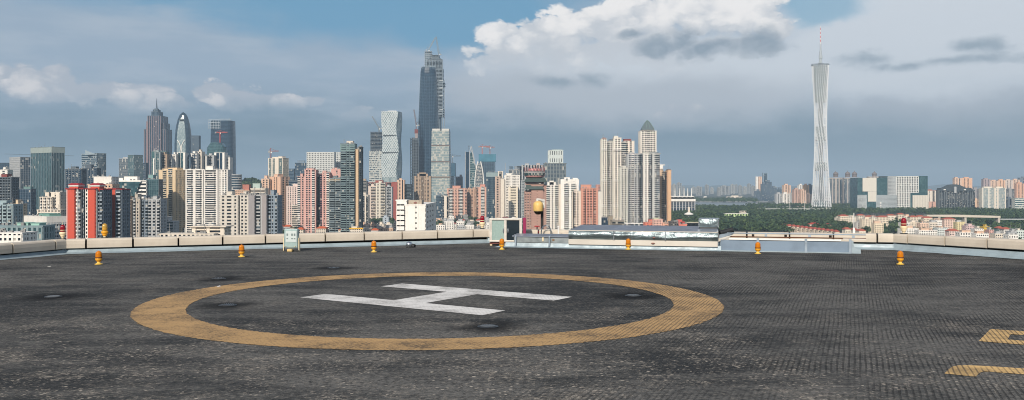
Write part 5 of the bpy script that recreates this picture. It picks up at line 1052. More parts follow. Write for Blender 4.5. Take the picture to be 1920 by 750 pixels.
# hazy far skyline
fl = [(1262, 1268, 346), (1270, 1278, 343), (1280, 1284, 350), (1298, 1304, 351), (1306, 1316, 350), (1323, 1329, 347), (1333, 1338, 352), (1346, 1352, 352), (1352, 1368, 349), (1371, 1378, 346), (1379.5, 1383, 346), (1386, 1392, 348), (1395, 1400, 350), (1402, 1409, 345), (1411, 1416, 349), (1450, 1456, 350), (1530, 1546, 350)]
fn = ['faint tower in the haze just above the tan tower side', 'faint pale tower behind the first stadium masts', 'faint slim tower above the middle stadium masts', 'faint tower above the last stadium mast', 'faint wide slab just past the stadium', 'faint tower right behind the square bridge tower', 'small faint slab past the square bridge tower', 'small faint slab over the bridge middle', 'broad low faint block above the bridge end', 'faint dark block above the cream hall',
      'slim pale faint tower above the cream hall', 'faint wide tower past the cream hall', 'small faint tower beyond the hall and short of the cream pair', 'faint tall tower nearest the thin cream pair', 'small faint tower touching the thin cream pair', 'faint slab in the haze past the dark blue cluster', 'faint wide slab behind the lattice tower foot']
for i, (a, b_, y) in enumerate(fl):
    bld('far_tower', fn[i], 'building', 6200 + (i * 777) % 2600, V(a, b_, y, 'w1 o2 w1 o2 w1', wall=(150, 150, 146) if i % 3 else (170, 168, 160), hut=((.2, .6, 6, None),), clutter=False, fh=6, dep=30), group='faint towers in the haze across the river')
bld(at, 'pair of thin pale cream towers beyond the park, beside the blue glass one', APT, 4600, V(1418, 1421.5, 331, 'w1', wall=PWHITE, hut=(), clutter=False), V(1422.5, 1428.5, 331, 'w1 o.3 w1', wall=PCH, hut=(), clutter=False))
bld(ot, 'blue glass tower with open top frame beyond the park', OFF, 4900, V(1430.5, 1439.5, 325, 'w.5 g2 w.5', wall=(130, 150, 164), glass='blue', hut=((0, 1, 3, None),), clutter=False))
for i, (a, b_, y, lb) in enumerate([(1428, 1437, 345, 'dark hazy blue block at the foot of the blue glass tower'), (1437, 1447, 341, 'stepped dark hazy block beside the blue glass tower'), (1446, 1456, 352, 'low hazy blue block, last of the dark cluster'), (1416, 1428, 358, 'low hazy grey slab under the thin cream towers'), (1457, 1468, 355, 'dull blue low block left of the orange tower')]):
    bld(ot, lb, OFF, 4300 + 60 * i, V(a, b_, y, 'o4', wall=(92, 108, 122), glass='navy', fh=5, hut=((.3, .7, 8, None),), clutter=False))
for D, x0, x1, y, w_, lb in [(3500, 1470, 1483, 347, PCH, 'orange-topped slab rising behind the pale riverside row'), (3300, 1456, 1468, 363, LGR, 'pale riverside slab with white piers, first of the row'), (3290, 1468, 1482, 363, WHT_, 'pale riverside slab with white piers, middle of the row'), (3280, 1482, 1492, 364, LGR, 'pale riverside slab with white piers, next to the peach towers'),
        (3250, 1489, 1502, 355, (190, 158, 142), 'pinkish riverside tower with dark cap'), (3240, 1502, 1511, 357, PCH, 'peach riverside tower with a sunlit pier'), (3600, 1498, 1509, 347, WHT_, 'white-topped tower behind the peach riverside tower'), (3550, 1509, 1517, 347, (222, 176, 130), 'golden riverside tower close to the lattice tower'), (3620, 1517, 1525, 347, (96, 108, 118), 'dark glass slab half hidden by the lattice tower'), (3450, 1511, 1524, 364, PCH, 'low peach slab at the foot of the lattice tower')]:
    bld(at, lb, APT, D, V(x0, x1, y, 'w1 o.8 w1 o.8 w1', wall=w_, fh=3.6, hut=((.2, .6, 5, None),), clutter=False, dep=24))
for D, x0, x1, lb in [(3250, 1555, 1582, 'domed riverside apartment tower just behind the lattice tower'), (3200, 1583, 1611, 'domed riverside apartment tower next to the green glass library'), (3400, 1628, 1654, 'domed apartment tower peeping over the library roof')]:
    t = bld(at, lb, APT, D, V(x0, x1, 333 if x0 < 1600 else 331, 'v.5 o1 w.6 o1 W1 o1 w.6 v.6 o1 w.6', wall=(176, 168, 160), sp=(130, 136, 140), fh=3.3, glass='blue', hut=(), clutter=False, band=3)); xm = (x0 + x1) / 2
    for s in ((-.22, .24) if x0 == 1583 else (.0,)):
        c = (wx(xm, D) + s * (x1 - x0) / F * D - t.location.x, 8, hz(332, D))
        MB().lathe([(8, 0), (8, 9), (9.5, 9.4), (9, 12), (7, 15.5), (4, 18), (1, 19.2), (.6, 23)], 14, c).build('roof_dome', wallmat((120, 112, 110)), t)
# library: stacked glass and white boxes
D = 2700; k = D / F; t = thing('library', 'huge green glass library block clad with white stone and pale slatted boxes', 'library', (wx(1672, D), D, 0)); X = lambda px: wx(px, D) - t.location.x
gb = MB(); lbx = [(1608, 1663, 333.5, 0, 60), (1663, 1740, 330, 2, 62)]
for a, b_, y, y0, y1 in lbx: MB().box(X(a), X(b_), y0, y1, 0, hz(y, D)).build('green_glazing', glassmat('green', 4, 5, .15, 0), t)
PANEL = wallmat((216, 210, 196), .6, .1)
MB().box(X(1617), X(1643), -2, 0, hz(359, D), hz(333.5, D)).build('stone_panel', PANEL, t); MB().box(X(1627), X(1643), -2, 0, hz(378, D), hz(359.2, D)).build('stone_panel', PANEL, t); MB().box(X(1711), X(1740.5), -2, 2, hz(394, D), hz(366, D)).build('stone_panel', PANEL, t)
for px in np.linspace(1714, 1738, 9): MB().box(X(px) - .3, X(px) + .3, -2.3, -2, hz(394, D), hz(366, D)).build('panel_joint', wallmat((180, 176, 166)), t)
def grid(a, b_, y0, y1, nx, ny, wall, yo, fw=.9):
    m = MB()
    for px in np.linspace(a, b_, nx + 1): m.box(X(px) - fw, X(px) + fw, yo - 2, yo, hz(y1, D), hz(y0, D))
    for py in np.linspace(y0, y1, ny + 1): m.box(X(a), X(b_), yo - 1.6, yo, hz(py, D) - fw * .8, hz(py, D) + fw * .8)
    m.build('facade_grid', wallmat(wall), t, kind='stuff'); MB().box(X(a), X(b_), yo - .25, yo + .1, hz(y1, D), hz(y0, D)).build('window_band', glassmat('dark', 4, 5, .15, .05), t)
grid(1608, 1624, 366, 393, 8, 12, (186, 192, 192), -.2); grid(1665, 1681, 331, 367, 8, 14, (186, 190, 190), 1.9); grid(1643, 1681, 366, 392, 20, 11, (176, 184, 186), -.1, .8); grid(1681, 1722, 331, 361, 13, 7, (222, 222, 216), 1.8, 1.1); grid(1681, 1706, 361.3, 392, 8, 7, (222, 222, 216), 1.7, 1.1)
for i in range(4): MB().box(X(1649), X(1651), -6, -3, hz(394 - i * 5 + 3, D), hz(394 - i * 5, D)).build('white_marker', wallmat(PWHITE), t)
bld(at, 'white and pale brown tower with a red-brown roof edge beside the library', APT, 3000, V(1738, 1758, 357, 'w1.4 o.8 w2 v.8 o1 w2', wall=CRM, roofc=(160, 96, 80), hut=((.1, .5, 3, (170, 110, 92)),), clutter=False))
bld(at, 'pinkish lower slab in front of the white tower by the library', APT, 2900, V(1739, 1760, 378, 'o1 w2 o1 w3 o1', wall=(206, 164, 146), hut=(), clutter=False))
D = 2600; t = bld(at, 'dark apartment block with one great arched roof', APT, D, V(1760, 1828, 356, mid('w.5 o1.2 w.5 b1 v.5', 7), wall=(104, 110, 112), sp=(84, 92, 96), bal=(100, 108, 112), fh=3.1, hut=(), clutter=False)); X = lambda px: wx(px, D) - t.location.x
pr = [(1763, 352.5), (1768, 353), (1775, 350), (1782, 346.6), (1790, 345.6), (1798, 346.6), (1806, 350), (1813, 353), (1819, 352), (1822, 354), (1824, 358), (1762, 358)]
MB().loft([[(X(a), y, hz(b_, D)) for a, b_ in pr] for y in (-3, 20)][::-1]).build('arched_roof', wallmat((62, 72, 78)), t); MB().box(X(1788), X(1792), -4.5, -3, hz(362, D), hz(350, D)).build('gable_window', wallmat(LGR), t)
for px in (1768, 1806): MB().box(X(px), X(px + 4), -4.2, -3, hz(356.5, D), hz(354.8, D)).build('roof_light', wallmat(PWHITE), t)
bld(at, 'peach row of towers rising behind the arched-roof block', APT, 3500, V(1790, 1803, 334, 'w1 o.7 w1 v.5 w1', wall=PCH, hut=((.1, .5, 4, None),), clutter=False), V(1803, 1823, 333.5, 'w1 o.7 w1 o.7 w1.6', wall=(222, 178, 146), hut=((.3, .7, 3, None),), clutter=False))
bld(at, 'grey hazy slabs in the gap right of the arched-roof block', APT, 3300, V(1822, 1840, 354, 'o1 w1 o1 w1', wall=(150, 146, 146), clutter=False), V(1827, 1836, 374, 'w1 o1', wall=(214, 180, 150), dd=-200, clutter=False))
bld(at, 'pale green and white apartment block of two joined towers', APT, 2500, V(1841, 1864, 352, 'w1 c3 w1 o1 c2', wall=(214, 208, 194), glass='pale', fh=4.2, hut=((.2, .9, 3, None),), clutter=False), V(1864.5, 1886, 352, 'w1 o.7 w1 c4 w.7', wall=(222, 212, 196), glass='pale', fh=4.2, dd=3, hut=((.2, .8, 3, None),), clutter=False))
for i, (a, b_, y, lb) in enumerate([(1844, 1857, 336, 'hazy mauve tower at the start of the far peach row'), (1857, 1872, 339, 'pale peach tower, next after the mauve one'), (1872, 1885, 338, 'peach tower with sunlit side behind the green and white block'), (1885, 1899, 338, 'pale tower in the middle of the far peach row'), (1899, 1912, 337, 'peach tower with a stepped top near the end of the far row'), (1906, 1921, 344, 'nearer peach tower in front of the far row'), (1912, 1940, 333, 'blue-grey slab closing the far peach row')]):
    bld(at, lb, APT, 3600 + (40 * i if i != 5 else -300), V(a, b_, y, 'w1 o.7 w1.3 o.7 w1', wall=[(166, 150, 150), PCH, (222, 180, 148), (206, 190, 178), PCH, (214, 168, 140), (110, 122, 134)][i], fh=3.6, hut=((.2, .7, 4, None),), clutter=False))
bld(at, 'dark balconied slab next to the white striped office', APT, 2600, V(1886, 1903, 372, 'o1 w.6 v.6 o1 w.6', wall=(96, 106, 116), clutter=False), V(1887, 1902, 354, 'o1 w1 o1', wall=(150, 150, 150), dd=400, clutter=False))
bld('office_block', 'white striped office block at the edge beyond the green belt', OFF, 2500, V(1903, 1945, 371, 'o9', wall=(206, 210, 202), sr=.5, fh=6, glass='green', hut=(), clutter=False))
D = 1650; t = thing('road_bridge', 'pale concrete road bridge with wide-set piers above the green belt', 'bridge', (wx(1800, D), D, 0)); X = lambda px: wx(px, D) - t.location.x
MB().loft([[(X(1738), y, hz(406, D)), (X(1876), y, hz(408.5, D)), (X(1876), y, hz(405, D)), (X(1800), y, hz(402.8, D)), (X(1738), y, hz(403, D))] for y in (0, 14)][::-1]).build('deck_slab', wallmat((206, 196, 180)), t); MB().box(X(1876), X(1990), 0, 14, hz(412, D), hz(410.5, D)).build('approach_ramp', wallmat(LGR), t)
for px in (1762, 1811, 1874): MB().box(X(px) - 1.8, X(px) + 1.8, 1, 13, 0, hz(406.5, D)).build('pier', wallmat((200, 192, 178)), t)
for px in (1481, 1509, 1550): 
    t = thing('light_mast', {1481: 'tall white light mast in the park, first of three', 1509: 'white light mast beside the peach riverside towers', 1550: 'white light mast at the foot of the lattice tower'}[px], 'light mast', (wx(px, 2350), 2350, 0), 0, 'light masts by the park'); MB().tube((0, 0, 0), (0, 0, hz(378 if px != 1550 else 388, 2350)), .9, .5, 6).build('pole', wallmat(PWHITE), t); MB().box(-2, 2, -.6, .6, hz(378 if px != 1550 else 388, 2350) - 1, hz(378 if px != 1550 else 388, 2350) + .6).build('lamp_head', wallmat(LGR), t)

for nm, px0, px1, D0, z1, lb in (('upper', 1384, 1600, 2600, 8.5, 'pale elevated riverside road between river and park trees'), ('lower', 1455, 1562, 2450, 10.5, 'shorter pale elevated road in front of the lattice tower foot')):
    t = thing('elevated_road', lb, 'road', (wx((px0 + px1) / 2, D0), D0, 0), 0, 'elevated roads by the park'); a = wx(px0, D0) - t.location.x; b_ = wx(px1, D0) - t.location.x
    MB().box(a, b_, 0, 12, z1 - 1.6, z1).build('deck_slab', wallmat((150, 154, 150), .9, .3), t); MB().box(a, b_, -.3, 0, z1 - .6, z1 + 1).build('railing', wallmat((186, 188, 182)), t)
    for q in np.linspace(a + 6, b_ - 6, 7): MB().box(q - 1, q + 1, 4, 8, 0, z1 - 1.6).build('pier', wallmat((150, 152, 148)), t)
# ================================================================ low houses, villas, trees, cranes
rl = random.Random(77)
def house(px, w, yt, D, wall, roof, label, roofc=ROOFR, group=None, name='low_house', cat='house', floors_p='p9', dep=None):
    hut = () if roof == 'hip' else ((rl.uniform(.05, .4), rl.uniform(.5, .9), rl.uniform(1.8, 3.2), rl.choice([None, CRM, LGR, PCH])),)
    t = bld(name, label, cat, D, V(px - w / 2, px + w / 2, yt, floors_p, wall=wall, hut=hut, sr=.5, cell=rl.uniform(2.2, 3.2), dep=dep or rl.uniform(9, 14), ac=False, cap=.35, clutter=roof != 'hip', glass='black', lit=.04, fh=3.1), group=group)
    if roof == 'hip':
        W = w / F * D / 2; H = hz(yt, D); d_ = 11; cxh = wx(px + w / 2, D) - t.location.x - W
        e = .9; MB().loft([[(cxh - W - e, -e, H), (cxh + W + e, -e, H), (cxh + W + e, d_ + e, H), (cxh - W - e, d_ + e, H)], [(cxh - W * .45, d_ * .42, H + 2.6), (cxh + W * .45, d_ * .42, H + 2.6), (cxh + W * .45, d_ * .58, H + 2.6), (cxh - W * .45, d_ * .58, H + 2.6)]]).build('tiled_roof', wallmat(roofc, .85, .3, scale=.5), t)
    return t
cname = {WHT_: 'white', CRM: 'cream', BGE: 'beige', PCH: 'peach', PNK: 'pink', LGR: 'pale grey', TAN: 'tan', GRY: 'grey', PWHITE: 'bright white', SAL: 'salmon', CONC: 'concrete-grey'}
marks = [(505, 'the grey-white apartment complex'), (552, 'the pale pink striped slab'), (590, 'the pink apartment tower'), (628, 'the grey glass-balconied block'), (655, 'the tall dark balconied tower'), (685, 'the slim shaded slab'), (708, 'the twin-slab pale block'), (735, 'the brick-red block'), (829, 'the gabled pair of slabs'), (856, 'the broad salmon block'), (884, 'the tan windowed block'), (905, 'the narrow salmon block'), (945, 'the white complex'), (1035, 'the arched white slab'), (1065, 'the porthole tower'), (1150, 'the tall white complex')]
lows = []
def lowrow(x0, x1, y0, y1, cols, wmin, wmax, skip=.1, hip=.15, roofc=ROOFR):
    x = x0
    while x < x1:
        w = rl.uniform(wmin, wmax)
        if rl.random() > skip:
            y = rl.uniform(y0, y1); ztop = rl.uniform(11, 19); D = (CZ - ztop) * F / (y - HY)
            lows.append((x + w / 2, w, y, D, rl.choice(cols), 'hip' if rl.random() < hip else 'flat', roofc))
        x += w + rl.uniform(0, 4)
MIX = [WHT_, CRM, LGR, CRM, PCH, TAN, PWHITE, CONC]
lowrow(521, 560, 402, 407, MIX, 9, 15); lowrow(520, 640, 410, 416, MIX, 8, 14, .25); lowrow(516, 690, 419, 425, MIX, 9, 17, .1, .45, ORNG); lowrow(520, 700, 428, 432, [CRM, PCH, WHT_], 12, 22, .15, .45, ORNG)
lowrow(676, 745, 416, 422, [TAN, PCH, CRM, PNK], 10, 16, .05, .1); lowrow(680, 742, 425, 429, [TAN, PCH, CRM], 12, 18, .1, .1)
lowrow(816, 920, 397, 401, MIX, 6, 11, .05); lowrow(816, 925, 403, 407, MIX, 7, 12, .05); lowrow(816, 916, 410, 415, MIX, 9, 15, .05); lowrow(818, 916, 419, 425, MIX, 11, 18, .1)
lowrow(918, 985, 396, 401, MIX, 7, 12, .05, .4, (128, 84, 76)); lowrow(925, 985, 404, 410, MIX, 9, 14, .05, .4, (128, 84, 76))
lowrow(1022, 1078, 402, 407, [TAN, PCH, CRM, CONC], 9, 14, .0, .3); lowrow(1022, 1076, 412, 420, [CRM, CONC, TAN], 13, 20, .0, .1); lowrow(1148, 1176, 404, 409, [CONC, CRM, LGR], 8, 13, .05)
lowrow(1176, 1262, 406, 412, [CRM, LGR, PCH], 8, 13, .3); lowrow(300, 345, 424, 430, MIX, 9, 14, .2); lowrow(60, 122, 432, 438, [LGR, WHT_], 12, 18, .3)
zones = {}
for h in lows:
    z_ = min(marks, key=lambda m: abs(m[0] - h[0])); zones.setdefault(z_[1], []).append(h)
ORD = ['first', 'second', 'third', 'fourth', 'fifth', 'sixth', 'seventh', 'eighth', 'ninth', 'tenth']
for mk, hs in zones.items():
    kinds = {}
    for h in sorted(hs, key=lambda h: -h[3]):
        kinds.setdefault((cname[h[4]], 'orange-roofed' if h[5] == 'hip' and h[6] == ORNG else 'tile-roofed' if h[5] == 'hip' else 'flat-roofed'), []).append(h)
    for (c, rf), l in kinds.items():
        for i, h in enumerate(l):
            lab = f'{c} {rf} low house below {mk}' if len(l) == 1 else f'{c} {rf} low house below {mk}, {ORD[i]} from the back'
            house(*h[:6], lab, h[6], 'low houses among the towers')
# single recognisable ones
house(668, 24, 428.5, 1180, CRM, 'flat', 'cream house with a yellow roof edge below the tall dark tower', group='low houses among the towers'); MB().box(-9, 9, -.9, -.5, hz(429, 1180) - .4, hz(427, 1180)).build('yellow_eave', wallmat((222, 170, 40)), [o for o in COL.objects if o.name.startswith('low_house') and o.parent is None][-1])
house(842, 17, 415, 1350, PWHITE, 'flat', 'bright white windowed block right of the white tenement, wider of two', floors_p='p6', name='small_block', cat='building'); house(863, 14, 415, 1360, PWHITE, 'flat', 'bright white windowed block right of the white tenement, narrower of two', floors_p='p5', name='small_block', cat='building')
house(723, 11, 407, 1560, (170, 180, 188), 'flat', 'narrow bluish white block beside the white tenement', floors_p='w2 o1 w2', name='small_block', cat='building'); house(758, 10, 406, 1650, CRM, 'flat', 'cream block half hidden by the white tenement', name='small_block', cat='building')
# villas with red roofs by the park
VB, VC = (230, 216, 194), (234, 224, 206)
vl = [(1573, 8, 408, 1640, VC, 0, 'small cream annexe at the park end of the villa row'), (1583, 16, 405, 1620, VB, 1, 'beige villa block with red roof nearest the park'), (1598, 13, 406.5, 1630, VC, 0, 'cream villa block beside the park-end villa'), (1615, 13, 404, 1680, VC, 1, 'cream villa with a raised red-roofed stair tower'), (1613, 10, 416, 1440, WHT_, 0, 'white slim villa in the second row by the rod mast'),
      (1626, 18, 410.5, 1420, VB, 0, 'tall beige villa block with dark balconies in the second row'), (1640, 9, 408, 1500, VC, 0, 'narrow cream villa behind the tall beige one'), (1648, 17, 418, 1300, (232, 216, 190), 0, 'plain beige villa end wall beside the red beacon'), (1634, 26, 406.5, 1760, VC, 1, 'wide cream villa with long red roof at the back of the row'), (1656, 19, 407, 1600, VB, 1, 'beige villa with red hip roof left of the beacon'),
      (1672, 15, 404, 1720, VC, 1, 'cream villa with red hip roof just behind the beacon'), (1690, 12, 402, 1760, VB, 1, 'villa with a red terrace on top right of the beacon'), (1702, 12, 405, 1640, VC, 0, 'cream flat-topped villa right of the beacon'), (1714, 14, 407, 1600, VB, 1, 'beige villa with low red roof in the middle of the estate'), (1727, 14, 406, 1690, VC, 1, 'cream villa with broad red roof beyond the estate middle'), (1740, 16, 408.5, 1600, VB, 1, 'beige villa with bright red hip roof near the road bridge'),
      (1698, 16, 417, 1400, WHT_, 0, 'white terraced house below the estate, by the beacon stem'), (1715, 17, 416, 1420, VB, 0, 'beige terraced house in the second estate row'), (1733, 16, 418, 1390, (230, 200, 178), 0, 'peach terraced house in the second estate row'), (1750, 15, 417, 1410, CRM, 0, 'cream terraced house at the end of the second estate row'), (1759, 14, 413, 1480, PWHITE, 0, 'bright white flat house with dark roof terrace'),
      (1781, 22, 411, 1500, (230, 202, 186), 1, 'pink house with red roof below the road bridge'), (1802, 16, 416, 1420, (230, 214, 168), 0, 'yellow house beside the pink one below the bridge'), (1819, 16, 423, 1280, (214, 186, 184), 0, 'mauve-pink house among the white ones'), (1836, 16, 429, 1190, PWHITE, 0, 'white flat house at the edge of the green belt'), (1850, 10, 425, 1300, (222, 186, 70), 0, 'bright yellow house among the trees'),
      (1859, 8, 431, 1150, (214, 170, 160), 0, 'small pinkish house beside the yellow one'), (1877, 10, 428, 1250, (100, 130, 126), 1, 'small dark green-roofed house among trees'), (1889, 13, 430, 1200, PWHITE, 1, 'small white gabled house among the trees'), (1901, 11, 433, 1150, LGR, 0, 'pale grey block near the edge of the estate'), (1913, 14, 432, 1160, (206, 216, 210), 0, 'pale green-white block at the very edge of the estate'),
      (1706, 32, 428, 1200, PWHITE, 0, 'long white house with dark windows just above the parapet'), (1740, 34, 432, 1130, PWHITE, 0, 'long plain white house just above the parapet joint'), (1768, 20, 427, 1220, (214, 220, 216), 0, 'pale house with dark windows behind the plain white one'), (1789, 18, 433, 1120, (226, 204, 194), 1, 'white-walled house under a salmon roof above the parapet'), (1812, 24, 436, 1070, PWHITE, 0, 'low white house right above the parapet, below the mauve one'), (1842, 24, 438, 1040, PWHITE, 0, 'low white house above the parapet with a dark gap beside it'), (1876, 20, 438, 1040, CRM, 0, 'low cream house above the parapet under the trees'), (1900, 18, 440, 1010, PWHITE, 0, 'low white house above the parapet nearest the edge'),
      (1604, 9, 431, 1180, WHT_, 1, 'small red-roofed white house beside the rod mast'), (1590, 10, 430, 1180, VC, 1, 'small red-roofed cream house below the park-end villa'), (1617, 12, 433, 1150, VC, 1, 'low house with red roof between the rod mast and villas')]
for px, w, y, D, c, hp_, lb in vl: house(px, w, y, D, c, 'hip' if hp_ else 'flat', lb, (172, 92, 72), 'houses of the villa estate', name='villa', cat='house', dep=11)
for i in range(13):
    px = 1474 + i * 8.0; y = 422.5 + i * 1.0; D = (CZ - 11) * F / (y - HY)
    house(px, 7.4, y, D, (224, 206, 184), 'hip', 'red-roofed terraced house in the slanting row by the park, ' + ['park end', 'second', 'third', 'fourth', 'fifth', 'sixth', 'seventh', 'eighth', 'ninth', 'tenth', 'eleventh', 'twelfth', 'estate end'][i] + (' of the row' if i in (0, 12) else ' from the park end'), (166, 80, 64), 'slanting row of terraced houses', name='terraced_house', cat='house', dep=9)
house(1527, 17, 420.5, 1480, CRM, 'hip', 'larger red-roofed villa behind the slanting terrace row', (176, 62, 48), name='villa'); house(1554, 8, 422, 1480, PNK, 'hip', 'pinkish villa among the trees behind the terrace row', (150, 60, 52), name='villa')
# ---------------------------------------------------------------- trees
LEAF, _g, _b = new_mat('tree_leaves'); _geo = _g.node('ShaderNodeNewGeometry')
_n = _g.noise(_geo.outputs['Position'], .035, 4, .6); _r = _geo.outputs['Random Per Island']
_c = _g.mix(_g.step(_n, .35, .65), S(38, 62, 46), S(72, 92, 54)); _c = _g.mix(_g.m('MULTIPLY', _r, .55), _c, S(24, 44, 34)); _c = _g.mix(_g.m('MULTIPLY', _g.m('GREATER_THAN', _r, .8), .5), _c, S(92, 108, 58))
_g.put(_b.inputs['Base Color'], _c); _b.inputs['Roughness'].default_value = .75; _b.inputs['Specular IOR Level'].default_value = .25
BARK = plain('bark', (92, 78, 64), .9)
def clumps(C, rxy, rz, K, size, r):
    """leaf clumps: K small faces spread through each crown (centres C, radii rxy/rz), normals leaning outwards"""
    n = len(C); d = r.normal(0, 1, (n, K, 3)); d[..., 2] = np.abs(d[..., 2]) * 1.0 - .25; d /= np.linalg.norm(d, axis=2, keepdims=True)
    lob = 1 + .28 * np.sin(d[..., :1] * 5 + r.uniform(0, 6, (n, 1, 1))) * np.cos(d[..., 1:2] * 5 + r.uniform(0, 6, (n, 1, 1)))
    rad = r.uniform(.55, 1.0, (n, K, 1)) ** .6 * lob
    p = C[:, None] + d * rad * np.stack([rxy, rxy, rz], 1)[:, None]
    nn = d + r.normal(0, .55, d.shape); nn /= np.linalg.norm(nn, axis=2, keepdims=True)
    u = np.cross(nn, r.normal(0, 1, d.shape)); u /= np.linalg.norm(u, axis=2, keepdims=True); v = np.cross(nn, u)
    s = size * r.uniform(.6, 1.25, (n, K, 1))
    q = np.stack([p - u * s - v * s * .6, p + u * s - v * s * .8, p + u * s * .7 + v * s, p - u * s * .8 + v * s * .7], 2)
    return q.reshape(-1, 3)
def quads_obj(name, V_, mat, parent=None, kind=None):
    me = bpy.data.meshes.new(name); n = len(V_) // 4
    me.vertices.add(n * 4); me.vertices.foreach_set('co', V_.astype(np.float32).ravel()); me.loops.add(n * 4); me.loops.foreach_set('vertex_index', np.arange(n * 4, dtype=np.int32))
    me.polygons.add(n); me.polygons.foreach_set('loop_start', np.arange(0, n * 4, 4, dtype=np.int32))
    me.polygons.foreach_set('use_smooth', np.zeros(n, bool))
    me.update(calc_edges=True); me.materials.append(mat); o = bpy.data.objects.new(name, me); COL.objects.link(o)
    if parent: o.parent = parent
    if kind: o['kind'] = kind
    return o
def wood(name, zones, seed, K=24):
    r = np.random.default_rng(seed); Cs = []; RX = []; RZ = []
    for x0, x1, D0, D1, n, h in zones:
        D = np.sqrt(r.uniform(D0 ** 2, D1 ** 2, n)); px = r.uniform(x0, x1, n); hh = h * r.uniform(.65, 1.25, n); rz = hh * .42
        Cs.append(np.stack([(px - 960) / F * D, D, hh - rz], 1)); RX.append(hh * r.uniform(.36, .55, n)); RZ.append(rz)
    C = np.concatenate(Cs); return quads_obj(name, clumps(C, np.concatenate(RX), np.concatenate(RZ), K, 1.9, r), LEAF, None, 'stuff')
wood('park_woodland', [(1255, 1575, 1420, 1900, 2300, 11), (1255, 1600, 1900, 2420, 1800, 12), (1262, 1420, 2450, 2950, 700, 12), (1470, 1500, 1450, 1600, 60, 12)], 5)
wood('riverside_trees', [(1560, 1990, 2350, 2620, 900, 12), (1290, 1420, 3950, 4700, 420, 14), (1400, 1620, 2980, 3200, 420, 13), (1420, 1640, 2700, 2850, 200, 8), (1738, 1990, 1680, 2080, 900, 11), (1738, 1990, 2080, 2350, 500, 11), (1820, 1990, 1250, 1640, 420, 9), (1760, 1930, 1080, 1250, 90, 8)], 6)
wood('street_trees', [(1575, 1760, 1350, 1600, 130, 11), (1575, 1760, 1600, 1900, 160, 12), (690, 736, 1660, 1760, 60, 11), (525, 640, 1250, 1700, 110, 11), (816, 930, 1450, 1900, 120, 10), (930, 1075, 1500, 1700, 60, 10), (1180, 1260, 1500, 1700, 60, 11), (60, 420, 900, 1000, 60, 10)], 7)
# wooded hill behind the white slab
m = MB(); n = 26; Dh = 2600
rg_ = []
for i in range(n + 1):
    x = 425 + 90 * i / n; e = max(0.0, math.sin(math.pi * i / n)) ** .6; rg_.append([(wx(x, Dh), Dh + dy, z) for dy, z in ((-260, 0), (-100, 70 * e), (0, 84 * e), (160, 0))])
o = m.loft(rg_, False, False, closed=False).build('wooded_hill', GRD); o['kind'] = 'structure'
r = np.random.default_rng(9); n = 420; px = r.uniform(436, 506, n); dy = r.uniform(-140, 60, n); e = np.maximum(0, np.sin(np.pi * np.clip((px - 425) / 90, 0, 1))) ** .6
C = np.stack([(px - 960) / F * (Dh + dy), Dh + dy, e * (84 - np.abs(dy) * .12) + 7], 1); quads_obj('hill_trees', clumps(C, r.uniform(4, 7, n), r.uniform(5, 9, n), 26, 2.4, r), LEAF, None, 'stuff')
def tree(px, D, h, label, name='broadleaf_tree'):
    r = np.random.default_rng(int(px * 7 + D)); t = thing(name, label, 'tree', (wx(px, D), D, 0), 0, 'single trees among the houses')
    m = MB().tube((0, 0, 0), (.2, 0, h * .5), .35, .2, 7)
    for a in np.linspace(0, 5, 5): m.tube((.15, 0, h * .36), (h * .22 * math.cos(a), h * .22 * math.sin(a), h * .68), .16, .05, 5)
    m.build('trunk', BARK, t)
    cs = np.array([(h * .2 * math.cos(a), h * .2 * math.sin(a), h * .62 + h * .08 * math.sin(3 * a)) for a in np.linspace(0, 5.2, 5)] + [(0, 0, h * .78)])
    quads_obj('crown', clumps(cs, np.full(6, h * .24), np.full(6, h * .2), 60, h * .062, r), LEAF, t)
tree(1590, 1360, 13, 'dark green tree in front of the cream villa at the park end'); tree(1598, 1300, 12, 'broad tree below the cream villa block, beside its neighbour tree'); tree(1664, 1260, 13, 'bushy tree between the plain beige end wall and the beacon'); tree(1640, 1240, 9, 'small tree at the foot of the tall beige villa block')
tree(545, 1330, 13, 'dark tree in front of the pale pink striped slab'); tree(718, 1640, 14, 'round dark tree below the twin-slab pale block'); tree(702, 1640, 12, 'smaller round tree beside the bigger one under the pale block'); tree(1862, 1500, 11, 'tree in the green belt behind the yellow house'); tree(1845, 1420, 10, 'tree just behind the white house at the green belt'); tree(612, 1250, 10, 'bushy tree between orange roofs below the pink tower')
